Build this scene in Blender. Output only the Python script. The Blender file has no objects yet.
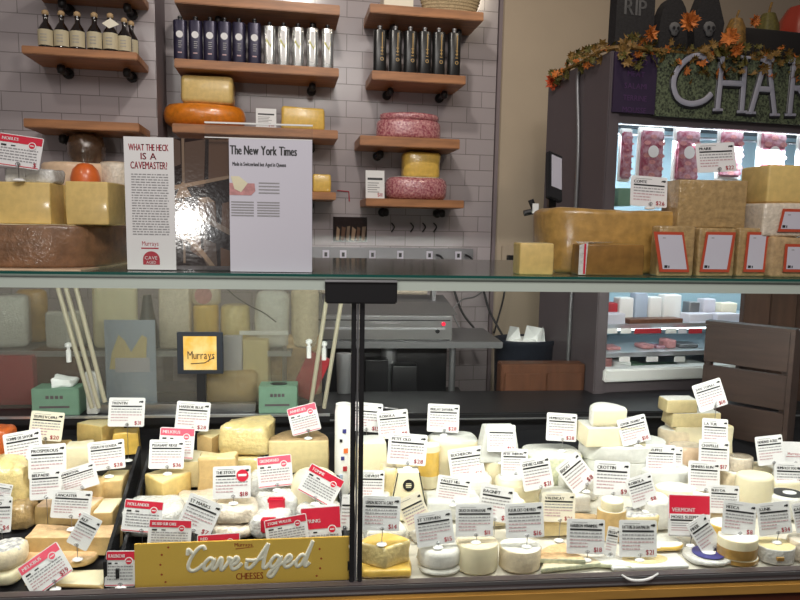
import bpy, bmesh, math, random
from mathutils import Vector, Matrix, noise
random.seed(7)
C = bpy.context.scene.collection
PI = math.pi
# ------------------------------------------------------------------ camera
F = 640.0
CAM = Vector((0, 0, 1.5))
YAW, PITCH, ROLL = math.radians(5.3), math.radians(6.5), math.radians(1.0)
r0 = Vector((math.cos(YAW), -math.sin(YAW), 0))
FW = Vector((math.sin(YAW)*math.cos(PITCH), math.cos(YAW)*math.cos(PITCH), -math.sin(PITCH)))
u0 = r0.cross(FW)
RT = r0*math.cos(ROLL) + u0*math.sin(ROLL)
UP = -r0*math.sin(ROLL) + u0*math.cos(ROLL)
cd = bpy.data.cameras.new('camera'); cam = bpy.data.objects.new('camera', cd); C.objects.link(cam)
cd.sensor_width = 36; cd.lens = 36*F/800; cd.clip_start = .05
M = Matrix((RT, UP, -FW)).transposed().to_4x4(); M.translation = CAM
cam.matrix_world = M
bpy.context.scene.camera = cam
def ray(px, py): return FW + RT*((px-400)/F) - UP*((py-300)/F)
def P(px, py, Y):
    d = ray(px, py); return CAM + d*(Y/d.y)
def pxm(p): return F/((p-CAM).dot(FW))
def Vv(*a): return Vector(a)
class Frame:                                       # a vertical plane: origin, angle; off = distance towards the viewer
    def __init__(s, o, ang):
        s.o = Vector(o); s.a = math.radians(ang)
        s.u = Vector((math.cos(s.a), math.sin(s.a), 0)); s.n = Vector((math.sin(s.a), -math.cos(s.a), 0))
    def hit(s, px, py, off=0):
        d = ray(px, py); t = (s.o + s.n*off - CAM).dot(s.n)/d.dot(s.n); return CAM + d*t
    def local(s, p): q = p - s.o; return (q.dot(s.u), -q.dot(s.n), q.z)
W = Frame(CAM + ray(330, 227)*3.17, 5.0); W.o.z = 0
# ------------------------------------------------------------------ materials
MT = {}
STRUCT = ('cream_wall', 'side_wall', 'floor', 'shelf_wood', 'brown_wood', 'crate_wood', 'cab_wood', 'gold_wood', 'red_wood', 'chalk_green')
def mat(name, col, rough=.5, metal=0, var=0, scale=8, bump=0, bscale=None, coat=0, emis=None, es=0, spec=.5, col2=None, sss=0, stretch=None, detail=4):
    if name not in STRUCT: scale *= 4.5; bscale = bscale and bscale*4
    m = bpy.data.materials.new(name); m.use_nodes = True; nt = m.node_tree; N = nt.nodes; L = nt.links
    b = N['Principled BSDF']
    b.inputs['Base Color'].default_value = (*col, 1); b.inputs['Roughness'].default_value = rough
    b.inputs['Metallic'].default_value = metal; b.inputs['Coat Weight'].default_value = coat
    b.inputs['Coat Roughness'].default_value = .12; b.inputs['Specular IOR Level'].default_value = spec
    if sss:
        b.inputs['Subsurface Weight'].default_value = sss; b.inputs['Subsurface Radius'].default_value = (.02, .012, .006); b.inputs['Subsurface Scale'].default_value = .5
    if emis: b.inputs['Emission Color'].default_value = (*emis, 1); b.inputs['Emission Strength'].default_value = es
    if var or col2 or bump:
        tc = N.new('ShaderNodeTexCoord'); mp = N.new('ShaderNodeMapping'); L.new(tc.outputs['Object'], mp.inputs[0])
        if stretch: mp.inputs['Scale'].default_value = stretch
        nz = N.new('ShaderNodeTexNoise'); nz.inputs['Scale'].default_value = scale; nz.inputs['Detail'].default_value = detail
        L.new(mp.outputs[0], nz.inputs['Vector'])
        if var or col2:
            rp = N.new('ShaderNodeValToRGB'); c2 = col2 or tuple(max(0, c*(1-var)) for c in col)
            rp.color_ramp.elements[0].position = .35; rp.color_ramp.elements[1].position = .65
            rp.color_ramp.elements[0].color = (*c2, 1); rp.color_ramp.elements[1].color = (*col, 1)
            L.new(nz.outputs['Fac'], rp.inputs[0]); L.new(rp.outputs[0], b.inputs['Base Color'])
        if bump:
            n2 = N.new('ShaderNodeTexNoise'); n2.inputs['Scale'].default_value = bscale or scale*2; n2.inputs['Detail'].default_value = 3
            L.new(mp.outputs[0], n2.inputs['Vector'])
            bp = N.new('ShaderNodeBump'); bp.inputs['Strength'].default_value = bump; bp.inputs['Distance'].default_value = .004
            L.new(n2.outputs['Fac'], bp.inputs['Height']); L.new(bp.outputs[0], b.inputs['Normal'])
            if coat: L.new(bp.outputs[0], b.inputs['Coat Normal'])
    MT[name] = m; return m
def glass(name, tint=(.93, .98, .96), gloss=.06, haze=0, hazecol=(.6, .6, .58), rough=0.0):
    m = bpy.data.materials.new(name); m.use_nodes = True; nt = m.node_tree; N = nt.nodes; L = nt.links; N.clear()
    o = N.new('ShaderNodeOutputMaterial'); t = N.new('ShaderNodeBsdfTransparent'); t.inputs[0].default_value = (*tint, 1)
    g = N.new('ShaderNodeBsdfGlossy'); g.inputs['Roughness'].default_value = rough
    lw = N.new('ShaderNodeFresnel'); lw.inputs[0].default_value = 1.45
    ad = N.new('ShaderNodeMath'); ad.operation = 'MULTIPLY'; ad.inputs[1].default_value = gloss/.035; L.new(lw.outputs[0], ad.inputs[0]); ad.use_clamp = True
    ge = N.new('ShaderNodeNewGeometry'); iv = N.new('ShaderNodeMath'); iv.operation = 'SUBTRACT'; iv.inputs[0].default_value = 1; L.new(ge.outputs['Backfacing'], iv.inputs[1])
    a2 = N.new('ShaderNodeMath'); a2.operation = 'MULTIPLY'; L.new(ad.outputs[0], a2.inputs[0]); L.new(iv.outputs[0], a2.inputs[1]); ad = a2
    mx = N.new('ShaderNodeMixShader'); L.new(ad.outputs[0], mx.inputs[0]); L.new(t.outputs[0], mx.inputs[1]); L.new(g.outputs[0], mx.inputs[2])
    last = mx
    if haze:
        d = N.new('ShaderNodeBsdfDiffuse'); d.inputs[0].default_value = (*hazecol, 1)
        tr = N.new('ShaderNodeBsdfTranslucent'); tr.inputs[0].default_value = (*hazecol, 1)
        a = N.new('ShaderNodeMixShader'); a.inputs[0].default_value = .5; L.new(d.outputs[0], a.inputs[1]); L.new(tr.outputs[0], a.inputs[2])
        m2 = N.new('ShaderNodeMixShader'); m2.inputs[0].default_value = haze; L.new(mx.outputs[0], m2.inputs[1]); L.new(a.outputs[0], m2.inputs[2]); last = m2
    L.new(last.outputs[0], o.inputs[0]); MT[name] = m; return m
def tile(name, c1, c2, mortar, rough=.18):
    m = bpy.data.materials.new(name); m.use_nodes = True; nt = m.node_tree; N = nt.nodes; L = nt.links; b = N['Principled BSDF']
    tc = N.new('ShaderNodeTexCoord'); sp = N.new('ShaderNodeSeparateXYZ'); cb = N.new('ShaderNodeCombineXYZ')
    L.new(tc.outputs['Object'], sp.inputs[0]); L.new(sp.outputs[0], cb.inputs[0]); L.new(sp.outputs[2], cb.inputs[1])
    br = N.new('ShaderNodeTexBrick'); L.new(cb.outputs[0], br.inputs['Vector']); br.inputs['Scale'].default_value = 1
    br.inputs['Brick Width'].default_value = .152; br.inputs['Row Height'].default_value = .078; br.inputs['Mortar Size'].default_value = .0016
    br.inputs['Mortar Smooth'].default_value = .2; br.inputs['Color1'].default_value = (*c1, 1); br.inputs['Color2'].default_value = (*c2, 1); br.inputs['Mortar'].default_value = (*mortar, 1)
    L.new(br.outputs['Color'], b.inputs['Base Color']); b.inputs['Roughness'].default_value = rough
    bp = N.new('ShaderNodeBump'); bp.inputs['Strength'].default_value = .6; bp.inputs['Distance'].default_value = .002; bp.invert = True
    L.new(br.outputs['Fac'], bp.inputs['Height']); L.new(bp.outputs[0], b.inputs['Normal'])
    MT[name] = m
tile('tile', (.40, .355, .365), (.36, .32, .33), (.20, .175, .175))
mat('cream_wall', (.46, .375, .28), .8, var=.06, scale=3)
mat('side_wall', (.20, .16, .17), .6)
mat('floor', (.12, .10, .09), .5, var=.3, scale=4)
mat('shelf_wood', (.44, .19, .075), .45, var=.35, scale=6, stretch=(1, 8, 8))
mat('black_iron', (.02, .018, .018), .45, metal=.3)
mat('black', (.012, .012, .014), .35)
mat('black_gloss', (.02, .02, .022), .16)
mat('case_black', (.012, .012, .014), .38, spec=.35)
mat('steel', (.46, .46, .47), .28, metal=1)
mat('steel_dull', (.22, .22, .23), .4, metal=.6)
mat('case_rail', (.13, .105, .105), .38, metal=.3)
mat('rail_silver', (.62, .63, .66), .3, metal=.8)
mat('trim_green', (.55, .62, .56), .4, spec=.6)
mat('trim_dark', (.22, .25, .23), .5)
mat('teal_edge', (.01, .09, .075), .15)
mat('gold_wood', (.62, .34, .08), .4, var=.3, scale=4, stretch=(1, 8, 8))
mat('red_wood', (.12, .03, .015), .4, var=.3, scale=4)
mat('brown_wood', (.075, .036, .022), .5, var=.35, scale=5, stretch=(6, 6, 1))
mat('crate_wood', (.045, .023, .017), .55, var=.3, scale=6, stretch=(1, 6, 8))
mat('cab_wood', (.13, .048, .022), .4, var=.3, scale=5, stretch=(6, 6, 1))
mat('cooler_grey', (.115, .095, .104), .5, metal=.2)
mat('cooler_in', (.36, .50, .57), .4)
mat('cooler_shelf', (.6, .66, .7), .3, metal=.4)
mat('purple', (.022, .010, .038), .6)
mat('purple_ink', (.07, .025, .10), .6)
mat('chalk_green', (.13, .16, .09), .8, col2=(.014, .018, .012), scale=130, bump=.3, detail=2)
mat('letter_grey', (.33, .33, .40), .6)
mat('stone', (.014, .013, .016), .8, var=.5, scale=20, bump=.6)
mat('stone_lt', (.10, .10, .105), .8)
mat('leaf_o', (.55, .16, .025), .6, var=.4, scale=20); mat('leaf_b', (.24, .13, .025), .6, var=.5, scale=20); mat('leaf_g', (.13, .11, .02), .6, var=.4, scale=20); mat('leaf_r', (.62, .10, .03), .6)
mat('pumpkin_red', (.35, .04, .02), .35); mat('hat_black', (.01, .008, .008), .7)
mat('paper', (.76, .75, .75), .55, spec=.3); mat('paper_beige', (.80, .74, .60), .55)
mat('paper_lilac', (.60, .58, .66), .35)
mat('paper_blue', (.40, .47, .60), .5)
mat('ink', (.02, .02, .022), .5); mat('ink_grey', (.30, .29, .30), .6); mat('ink_red', (.42, .03, .05), .5); mat('ink_pink', (.52, .34, .36), .6)
mat('head_red', (.62, .015, .045), .4); mat('head_pink', (.80, .10, .16), .4)
mat('gold_card', (.74, .48, .09), .4); mat('gold_ink', (.40, .05, .02), .4); mat('script_white', (.82, .78, .66), .4)
mat('clip_white', (.85, .85, .84), .3); mat('wire', (.35, .35, .37), .3, metal=1)
# cheeses
mat('hard_yellow', (.74, .53, .19), .45, var=.14, scale=12, coat=.25, sss=.05)
mat('hard_pale', (.78, .64, .34), .45, var=.12, scale=12, coat=.2)
mat('ivory', (.80, .72, .50), .5, var=.05, scale=14, sss=.1)
mat('bloomy', (.80, .78, .72), .75, var=.12, scale=20, bump=.3, bscale=60)
mat('bloomy_warm', (.78, .66, .47), .7, var=.18, scale=16, bump=.3, bscale=50)
mat('washed', (.80, .52, .28), .5, var=.25, scale=14, bump=.4, bscale=40, coat=.3)
mat('tan_rind', (.55, .37, .19), .6, var=.3, scale=15, bump=.5, bscale=50)
mat('brown_rind', (.25, .125, .06), .45, var=.35, scale=9, bump=.4, bscale=30, coat=.5)
mat('paste_tan', (.62, .42, .18), .5, var=.15, scale=14, coat=.2)
mat('paste_gold', (.50, .29, .08), .35, var=.3, scale=9, coat=.6, bump=.3, bscale=18)
mat('paste_dark', (.30, .15, .035), .35, var=.3, scale=8, coat=.5)
mat('orange_wax', (.80, .24, .015), .3, var=.25, scale=10, coat=.8, bump=.3, bscale=25)
mat('orange', (.78, .16, .03), .35, var=.1, coat=.5)
mat('gold_bright', (.78, .50, .10), .35, var=.15, scale=12, coat=.6, bump=.2, bscale=20)
mat('film_white', (.72, .71, .68), .25, var=.15, scale=18, coat=1, bump=.8, bscale=35)
mat('film_beige', (.76, .66, .53), .3, var=.2, scale=18, coat=1, bump=.7, bscale=35)
mat('film_yellow', (.76, .60, .27), .28, var=.18, scale=14, coat=1, bump=.7, bscale=25)
mat('film_tan', (.48, .32, .14), .28, var=.3, scale=14, coat=1, bump=.7, bscale=25)
mat('blue_veined', (.72, .72, .50), .5, col2=(.50, .53, .38), scale=22)
mat('ash', (.30, .29, .30), .8, col2=(.75, .73, .68), scale=20)
mat('pink_film', (.62, .30, .30), .25, col2=(.30, .06, .09), scale=22, coat=1, bump=.7, bscale=30)
mat('pink_band', (.33, .04, .08), .35); mat('rind_pink', (.86, .62, .42), .4, var=.15, coat=.5)
mat('dark_ball', (.10, .055, .03), .25, var=.4, coat=1, bump=.5, bscale=18)
mat('cloth_white', (.68, .68, .64), .6, var=.10, bump=.5, bscale=12)
mat('tray', (.70, .66, .57), .5, var=.15); mat('navy', (.05, .05, .22), .35); mat('pale_plastic', (.80, .80, .78), .3, coat=.5)
mat('red_meat', (.30, .06, .10), .35, col2=(.55, .36, .42), scale=9, coat=.7); mat('pink_meat', (.62, .28, .28), .4, var=.3, scale=20)
mat('red_plastic', (.42, .03, .04), .35); mat('glove_green', (.16, .28, .20), .45, var=.08); mat('tissue', (.85, .87, .86), .7)
mat('rod_beige', (.38, .35, .26), .4); mat('yellow_print', (.92, .45, .04), .5, col2=(.92, .68, .28), scale=4); mat('label_red', (.50, .07, .03), .5); mat('photo_brown', (.11, .065, .045), .16, var=.2, bump=.35, bscale=60)
for i, c in enumerate([(.018, .009, .008), (.10, .065, .05), (.20, .14, .10), (.30, .20, .13), (.13, .07, .045)]): mat('photo%d' % i, c, .10, bump=.045, bscale=30, coat=.4)
mat('tin_dark', (.022, .018, .045), .35, metal=.3); mat('tin_silver', (.70, .70, .68), .25, metal=.9); mat('tin_black', (.012, .012, .012), .3)
mat('leaf_mark', (.45, .42, .05), .5); mat('gold_mark', (.40, .25, .08), .4); mat('glass_brown', (.010, .006, .005), .1, coat=1); mat('label_kraft', (.52, .45, .30), .6)
mat('rattan', (.50, .38, .22), .7, var=.4, scale=40); mat('bag', (.02, .024, .035), .35, bump=.5, bscale=12)
mat('lamp', (1, 1, 1), .5, emis=(1, .96, .90), es=14); mat('lamp_cool', (1, 1, 1), .5, emis=(.85, .95, 1), es=5)
mat('red_button', (.8, .02, .06), .3, emis=(.9, .02, .06), es=.6)
glass('front_glass', (.97, .99, .98), .035); glass('top_glass', (.86, .95, .92), .05, haze=.05, hazecol=(.55, .68, .62), rough=.12); glass('door_glass', (.85, .86, .84), .05, haze=.16, hazecol=(.52, .48, .42)); glass('acrylic', (.95, .96, .97), .05, haze=.02); glass('cooler_glass', (.95, .98, .99), .04)
# ------------------------------------------------------------------ glyphs
GL = {}
def make_glyphs(chars):
    obs = []
    for ch in chars:
        cu = bpy.data.curves.new('t', 'FONT'); cu.body = ch; cu.size = 1; cu.resolution_u = 2
        o = bpy.data.objects.new('t', cu); C.objects.link(o); obs.append((ch, o))
    bpy.context.view_layer.update(); dg = bpy.context.evaluated_depsgraph_get()
    for ch, o in obs:
        ev = o.evaluated_get(dg); me = ev.to_mesh()
        GL[ch] = ([(v.co.x, v.co.y) for v in me.vertices], [tuple(p.vertices) for p in me.polygons])
        ev.to_mesh_clear()
    for ch, o in obs:
        cu = o.data; bpy.data.objects.remove(o); bpy.data.curves.remove(cu)
make_glyphs("ABCDEFGHIJKLMNOPQRSTUVWXYZabcdefghijklmnopqrstuvwxyz0123456789$?'.,&")
# ------------------------------------------------------------------ mesh builder
class MB:
    def __init__(s): s.v = []; s.f = []; s.m = []
    def add(s, vs, fs, m):
        b = len(s.v); s.v += [tuple(v) for v in vs]; s.f += [tuple(i+b for i in f) for f in fs]; s.m += [m]*len(fs); return s
    def box(s, x0, y0, z0, x1, y1, z1, m):
        return s.add([(x0,y0,z0),(x1,y0,z0),(x1,y1,z0),(x0,y1,z0),(x0,y0,z1),(x1,y0,z1),(x1,y1,z1),(x0,y1,z1)],
                     [(0,3,2,1),(4,5,6,7),(0,1,5,4),(1,2,6,5),(2,3,7,6),(3,0,4,7)], m)
    def q(s, x0, z0, x1, z1, y, m): return s.add([(x0,y,z0),(x1,y,z0),(x1,y,z1),(x0,y,z1)], [(0,1,2,3)], m)
    def poly(s, pts, y, m): return s.add([(p[0], y, p[1]) for p in pts], [tuple(range(len(pts)))], m)
    def disc(s, cx, cz, r, y, m, n=16, half=False):
        k = PI if half else 2*PI
        return s.poly([(cx+r*math.cos(k*i/n), cz+r*math.sin(k*i/n)) for i in range(n+(1 if half else 0))], y, m)
    def text(s, t, x, z, h, y, m, maxw=None, al='l', bold=0):
        pos = []; cx = 0
        for ch in t:
            if ch == ' ': cx += .3; continue
            g = GL.get(ch)
            if not g or not g[0]: continue
            a = min(p[0] for p in g[0]); b = max(p[0] for p in g[0]); pos.append((ch, cx-a)); cx += b-a+(.20 if ch == '1' else .12 if ch.isdigit() or ch == '$' else .09)
        wid = cx*h/.72; k = 1.0
        if maxw and wid > maxw: k = maxw/wid; wid = maxw
        ox = x - (wid/2 if al == 'c' else wid if al == 'r' else 0)
        for ch, dx in pos:
            g = GL[ch]
            for o in ([0, bold] if bold else [0]):
                s.add([(ox+(p[0]+dx)*h/.72*k+o, y, z+p[1]*h/.72) for p in g[0]], g[1], m)
        return s
    def tube(s, pts, r, m, seg=8, caps=True, flat=None):
        pts = [Vector(p) for p in pts]; n = len(pts); rs = r if isinstance(r, (list, tuple)) else [r]*n
        b = len(s.v); prev = None
        for i, p in enumerate(pts):
            t = (pts[min(i+1, n-1)] - pts[max(i-1, 0)]).normalized()
            a = prev if prev is not None else (Vector((0,0,1)) if abs(t.z) < .9 else Vector((1,0,0)))
            x = (a - t*a.dot(t)).normalized(); prev = x; y = t.cross(x)
            for k in range(seg):
                q = p + (x*math.cos(2*PI*k/seg) + y*math.sin(2*PI*k/seg))*rs[i]
                if flat is not None: q.y = p.y + (q.y-p.y)*flat
                s.v.append(tuple(q))
        fs = [(b+i*seg+k, b+i*seg+(k+1)%seg, b+(i+1)*seg+(k+1)%seg, b+(i+1)*seg+k) for i in range(n-1) for k in range(seg)]
        if caps: fs += [tuple(b+k for k in range(seg))[::-1], tuple(b+(n-1)*seg+k for k in range(seg))]
        s.f += fs; s.m += [m]*len(fs); return s
    def lathe(s, prof, m, c=(0,0,0), seg=24, sx=1, sy=1):        # profile (r, z)
        b = len(s.v)
        for r, z in prof:
            for k in range(seg): s.v.append((c[0]+r*sx*math.cos(2*PI*k/seg), c[1]+r*sy*math.sin(2*PI*k/seg), c[2]+z))
        fs = [(b+i*seg+k, b+i*seg+(k+1)%seg, b+(i+1)*seg+(k+1)%seg, b+(i+1)*seg+k) for i in range(len(prof)-1) for k in range(seg)]
        fs += [tuple(b+k for k in range(seg))[::-1], tuple(b+(len(prof)-1)*seg+k for k in range(seg))]
        s.f += fs; s.m += [m]*len(fs); return s
    def build(s, name, parent=None, loc=(0,0,0), rot=(0,0,0), smooth=None, bevel=0, fix=True):
        me = bpy.data.meshes.new(name); me.from_pydata(s.v, [], s.f); names = []
        for k in s.m:
            if k not in names: names.append(k)
        for k in names: me.materials.append(MT[k])
        for p, k in zip(me.polygons, s.m): p.material_index = names.index(k)
        me.update()
        if bevel:
            bm = bmesh.new(); bm.from_mesh(me); bmesh.ops.bevel(bm, geom=bm.edges[:], offset=bevel, segments=2, affect='EDGES'); bm.to_mesh(me); bm.free()
        if smooth is not None:
            me.shade_smooth(); me.set_sharp_from_angle(angle=math.radians(smooth))
        o = bpy.data.objects.new(name, me); C.objects.link(o); o.location = loc; o.rotation_euler = rot
        if parent: o.parent = parent
        return o
def tag(o, label, cat, group=None, kind=None):
    if kind: o['kind'] = kind
    if label: o['label'] = label
    if cat: o['category'] = cat
    if group: o['group'] = group
    return o
def thing(name, label, cat, loc=(0,0,0), rz=0, group=None):
    o = bpy.data.objects.new(name, None); o.empty_display_size = .02; C.objects.link(o); o.location = loc; o.rotation_euler = (0,0,rz)
    return tag(o, label, cat, group)
def struct(o): o['kind'] = 'structure'; return o
def spline(pts, k=6):
    out = []; n = len(pts)
    for i in range(n-1):
        p0, p1, p2, p3 = pts[max(i-1,0)], pts[i], pts[i+1], pts[min(i+2,n-1)]
        for j in range(k):
            t = j/k
            out.append(tuple(.5*((2*b)+(-a+c)*t+(2*a-5*b+4*c-d)*t*t+(-a+3*b-3*c+d)*t**3) for a,b,c,d in zip(p0,p1,p2,p3)))
    out.append(tuple(pts[-1])); return out
# ------------------------------------------------------------------ organic solids
def plan(kind, a0=0, a1=0):
    if kind == 'circle': return [(math.cos(2*PI*i/36), math.sin(2*PI*i/36)) for i in range(36)]
    if kind == 'rect': return [(-1,-1),(1,-1),(1,1),(-1,1)]
    if kind == 'round': return [(math.copysign(abs(math.cos(t))**.6, math.cos(t)), math.copysign(abs(math.sin(t))**.6, math.sin(t))) for t in [2*PI*i/28 for i in range(28)]]
    A, B = math.radians(a0), math.radians(a1); n = max(4, int((a1-a0)/9))
    return [(0, 0)] + [(math.cos(A+(B-A)*i/n), math.sin(A+(B-A)*i/n)) for i in range(n+1)]
def solid(name, kind, w, d, h, ms, bev=.004, wob=0, taper=1.0, parent=None, loc=(0,0,0), rz=0, seed=0, lean=0, a0=0, a1=90, sub=0, dip=0):
    """ms = (side/paste, top, rind) materials"""
    pl = plan(kind, a0, a1)
    xs = [p[0] for p in pl]; ys = [p[1] for p in pl]
    X0, X1, Y0, Y1 = min(xs), max(xs), min(ys), max(ys)
    T = lambda x, y: ((x-(X0+X1)/2)/(X1-X0)*w, (y-Y0)/(Y1-Y0)*d)
    pts = [T(*p) for p in pl]; apex = T(0, 0)
    bm = bmesh.new(); vb = [bm.verts.new((x, y, 0)) for x, y in pts]
    cx, cy = 0, d/2
    vt = [bm.verts.new((cx+(x-cx)*taper, cy+(y-cy)*taper, h + lean*x)) for x, y in pts]
    n = len(pts); bm.faces.new(vb[::-1]); bm.faces.new(vt)
    for i in range(n): bm.faces.new((vb[i], vb[(i+1)%n], vt[(i+1)%n], vt[i]))
    bm.normal_update()
    sharp = [e for e in bm.edges if e.calc_face_angle(0) > .5]
    bv = min(bev, h*.42, w*.3, d*.3)
    if bv > 0: bmesh.ops.bevel(bm, geom=sharp, offset=bv, segments=3, affect='EDGES', profile=.5)
    if sub or wob:
        bmesh.ops.triangulate(bm, faces=[f for f in bm.faces if len(f.verts) > 4])
        bmesh.ops.subdivide_edges(bm, edges=[e for e in bm.edges if e.calc_length() > max(w, h)*.18], cuts=max(1, sub), use_grid_fill=True)
        bm.normal_update()
        for v in bm.verts:
            q = Vector((v.co.x, v.co.y, v.co.z))*(9/max(w, .05)*.35) + Vector((seed*3.1, seed, 7))
            k = noise.noise(q)*.65 + noise.noise(q*2.7)*.35
            if v.co.z > h*.06: v.co += v.normal*k*wob*1.6
        for v in bm.verts: v.co.z = max(v.co.z, 0)
    if dip:
        for v in bm.verts:
            if v.co.z > h*.6: v.co.z -= dip*max(0, 1-((v.co.x/(w/2))**2+((v.co.y-cy)/(d/2))**2))
    bm.normal_update()
    me = bpy.data.meshes.new(name)
    names = list(dict.fromkeys(ms)); 
    for f in bm.faces:
        nn = f.normal; c = f.calc_center_median()
        if nn.z > .75: k = ms[1]
        elif kind in ('sector',) and Vector((nn.x, nn.y)).length > .2 and Vector(((c.x-apex[0])/w, (c.y-apex[1])/d)).length > .25 and Vector((nn.x, nn.y)).normalized().dot(Vector((c.x-apex[0], c.y-apex[1])).normalized()) > .6: k = ms[2]
        else: k = ms[0]
        f.material_index = names.index(k)
    bm.to_mesh(me); bm.free()
    for k in names: me.materials.append(MT[k])
    me.shade_smooth(); me.set_sharp_from_angle(angle=math.radians(50))
    o = bpy.data.objects.new(name, me); C.objects.link(o); o.location = loc; o.rotation_euler = (0, 0, rz)
    if parent: o.parent = parent
    return o
# ================================================================== the room
def bb(fr, off, x0, y0, x1, y1):
    """a pixel box of the photo on a plane standing `off` before frame fr -> base point, width, height in metres"""
    p = fr.hit((x0+x1)/2, y1, off); q = fr.hit((x0+x1)/2, y0, off); s = pxm((p+q)/2)
    return p, (x1-x0)/s, q.z-p.z
def FY(Y): return Frame((0, Y, 0), 0)
LW = Frame(W.o + W.n*.24, 5.0)
xa = W.local(W.hit(492, 200))[0]; xb = LW.local(LW.hit(157, 100))[0]
def wallbox(name, fr, x0, x1, thick, z0, z1, m, y0=0):
    return struct(MB().box(x0, y0, z0, x1, y0+thick, z1, m).build(name, loc=fr.o, rot=(0,0,fr.a)))
wallbox('wall_back', W, -1.75, xa, .12, 0, 3.3, 'tile')
wallbox('wall_right', W, xa, 3.2, .10, 0, 3.3, 'cream_wall', .012)
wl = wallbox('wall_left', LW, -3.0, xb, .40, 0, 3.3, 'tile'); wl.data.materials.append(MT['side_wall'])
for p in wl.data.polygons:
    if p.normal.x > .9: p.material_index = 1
struct(MB().box(-4, -1.2, -.05, 4.5, 4.6, 0, 'floor').build('floor'))
struct(MB().box(-.006, -.012, 0, .012, .012, 3.3, 'shelf_wood').build('trim_1', loc=W.o + W.u*(xa+.01), rot=(0,0,W.a))).data.materials[0] = MT['side_wall']
# ---- wall shelves
def shelf(fr, xl, xr, yl, th, label, depth=.24, nb=2, group='wooden wall shelves'):
    p = fr.hit(xl, yl, depth); q = fr.hit(xr, yl+(xr-xl)*.06, depth); w = (q-p).dot(fr.u); s = pxm(p); h = th/s
    t = thing('wall_shelf', label, 'shelf', p - Vector((0,0,h)), fr.a, group)
    MB().box(0, 0, 0, w, depth-.003, h, 'shelf_wood').build('board', t, bevel=.003)
    for k in range(nb):
        x = w*(.24 if k == 0 else .84)
        b = MB().tube([(x, .125, -.022), (x, depth-.01, -.022)], .011, 'black_iron', 12)
        b.tube([(x, depth-.016, -.022), (x, depth-.004, -.022)], .022, 'black_iron', 16)
        br = b.build('bracket', t, smooth=40)
        MB().lathe([(.004, -.019), (.014, -.015), (.017, 0), (.014, .015), (.004, .019)], 'black_iron', (x, .125, -.024), 16).build('pipe_cap', br, smooth=60)
    return dict(fr=fr, z=p.z, t=t, d=depth)
def on_shelf(sh, x0, x1, y0, off):
    fr = sh['fr']; p = fr.hit((x0+x1)/2, y0, off); s = pxm(p); q = Vector((p.x, p.y, sh['z'])); return q, (x1-x0)/s, p.z-sh['z']
S0 = shelf(LW, 22, 137, -26, 9, 'wooden shelf at the upper left corner, only its pipe brackets in sight', .22)
S1 = shelf(LW, 21, 137, 45, 8, 'wooden shelf on the left tiled wall carrying the short dark bottles', .22)
S2 = shelf(LW, 23, 139, 118, 9, 'empty-topped wooden shelf on the left tiled wall under the bottles', .22)
S3 = shelf(LW, 0, 124, 188, 10, 'lowest wooden shelf on the left wall, behind the cut yellow cheeses', .22)
S4 = shelf(W, 174, 339, 58, 9, 'long wooden shelf holding the dark and silver oil tins')
S5 = shelf(W, 172, 338, 123, 9, 'long wooden shelf under the orange cheese wheel')
S6 = shelf(W, 176, 336, 188, 8, 'wooden shelf mostly hidden behind the standing paper signs')
S7 = shelf(W, 174, 340, -8, 10, 'topmost wooden shelf above the dark and silver tins')
S8 = shelf(W, 370, 484, 3, 9, 'topmost wooden shelf on the right carrying a woven basket')
S9 = shelf(W, 372, 466, 70, 9, 'wooden shelf holding the six black tins')
S10 = shelf(W, 360, 460, 135, 10, 'wooden shelf under the pink wrapped cheese, below the black tins')
S11 = shelf(W, 366, 464, 198, 8, 'lowest wooden shelf on the right tiled wall')
# ---- short bottles
def bottle(q, w, h, rz, label, group, tagged=False):
    t = thing('liquor_bottle', label, 'bottle', q, rz, group)
    r = w/2; hb = h*.56
    MB().lathe([(r*.9, 0), (r, .006), (r, hb*.85), (r*.8, hb), (r*.34, hb*1.25), (r*.30, h*.82), (r*.4, h*.83), (r*.4, h*.87)], 'glass_brown', seg=20).build('bottle_body', t, smooth=40)
    MB().lathe([(r*.34, h*.87), (r*.46, h*.90), (r*.42, h*.97), (r*.2, h)], 'tan_rind', seg=14).build('stopper', t, smooth=50)
    n = 9; lb = MB(); A = 1.25
    vs = [(math.sin(-A+2*A*i/n)*r*1.03, -math.cos(-A+2*A*i/n)*r*1.03, z) for z in (hb*.12, hb*.84) for i in range(n+1)]
    lb.add(vs, [(i, i+1, n+2+i, n+1+i) for i in range(n)], 'label_kraft')
    for i in range(3): lb.box(-r*.4, -r*1.06, hb*(.3+.14*i), r*.4, -r*1.045, hb*(.33+.14*i), 'ink_grey')
    lb.build('paper_label', t, smooth=60)
    if tagged: MB().poly([(-r*.9, h*.7), (0, h*.58), (r*1.3, h*.7), (r*.2, h*.84)], -r*.7, 'paper_beige').build('neck_tag', t)
for i, x in enumerate([45, 61, 77, 94, 110]):
    q, w, h = on_shelf(S1, x-7.3, x+7.3, 10+i*.8, .18)
    bottle(q, w, h, LW.a, 'short dark bottle with a kraft label and round stopper' if i < 4 else 'short dark bottle with a pale tag round its neck, fifth on the left shelf',
           'short dark bottles on the left shelf', i == 4)
for i, x in enumerate([124, 131]):
    q, w, h = on_shelf(S1, x-6.8, x+6.8, 18+i*3, .17-.06*i)
    bottle(q, w, h, LW.a, ['short dark bottle at the right end of the left shelf row', 'short dark bottle tucked behind the rightmost one on the left shelf'][i], 'short dark bottles on the left shelf')
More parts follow.
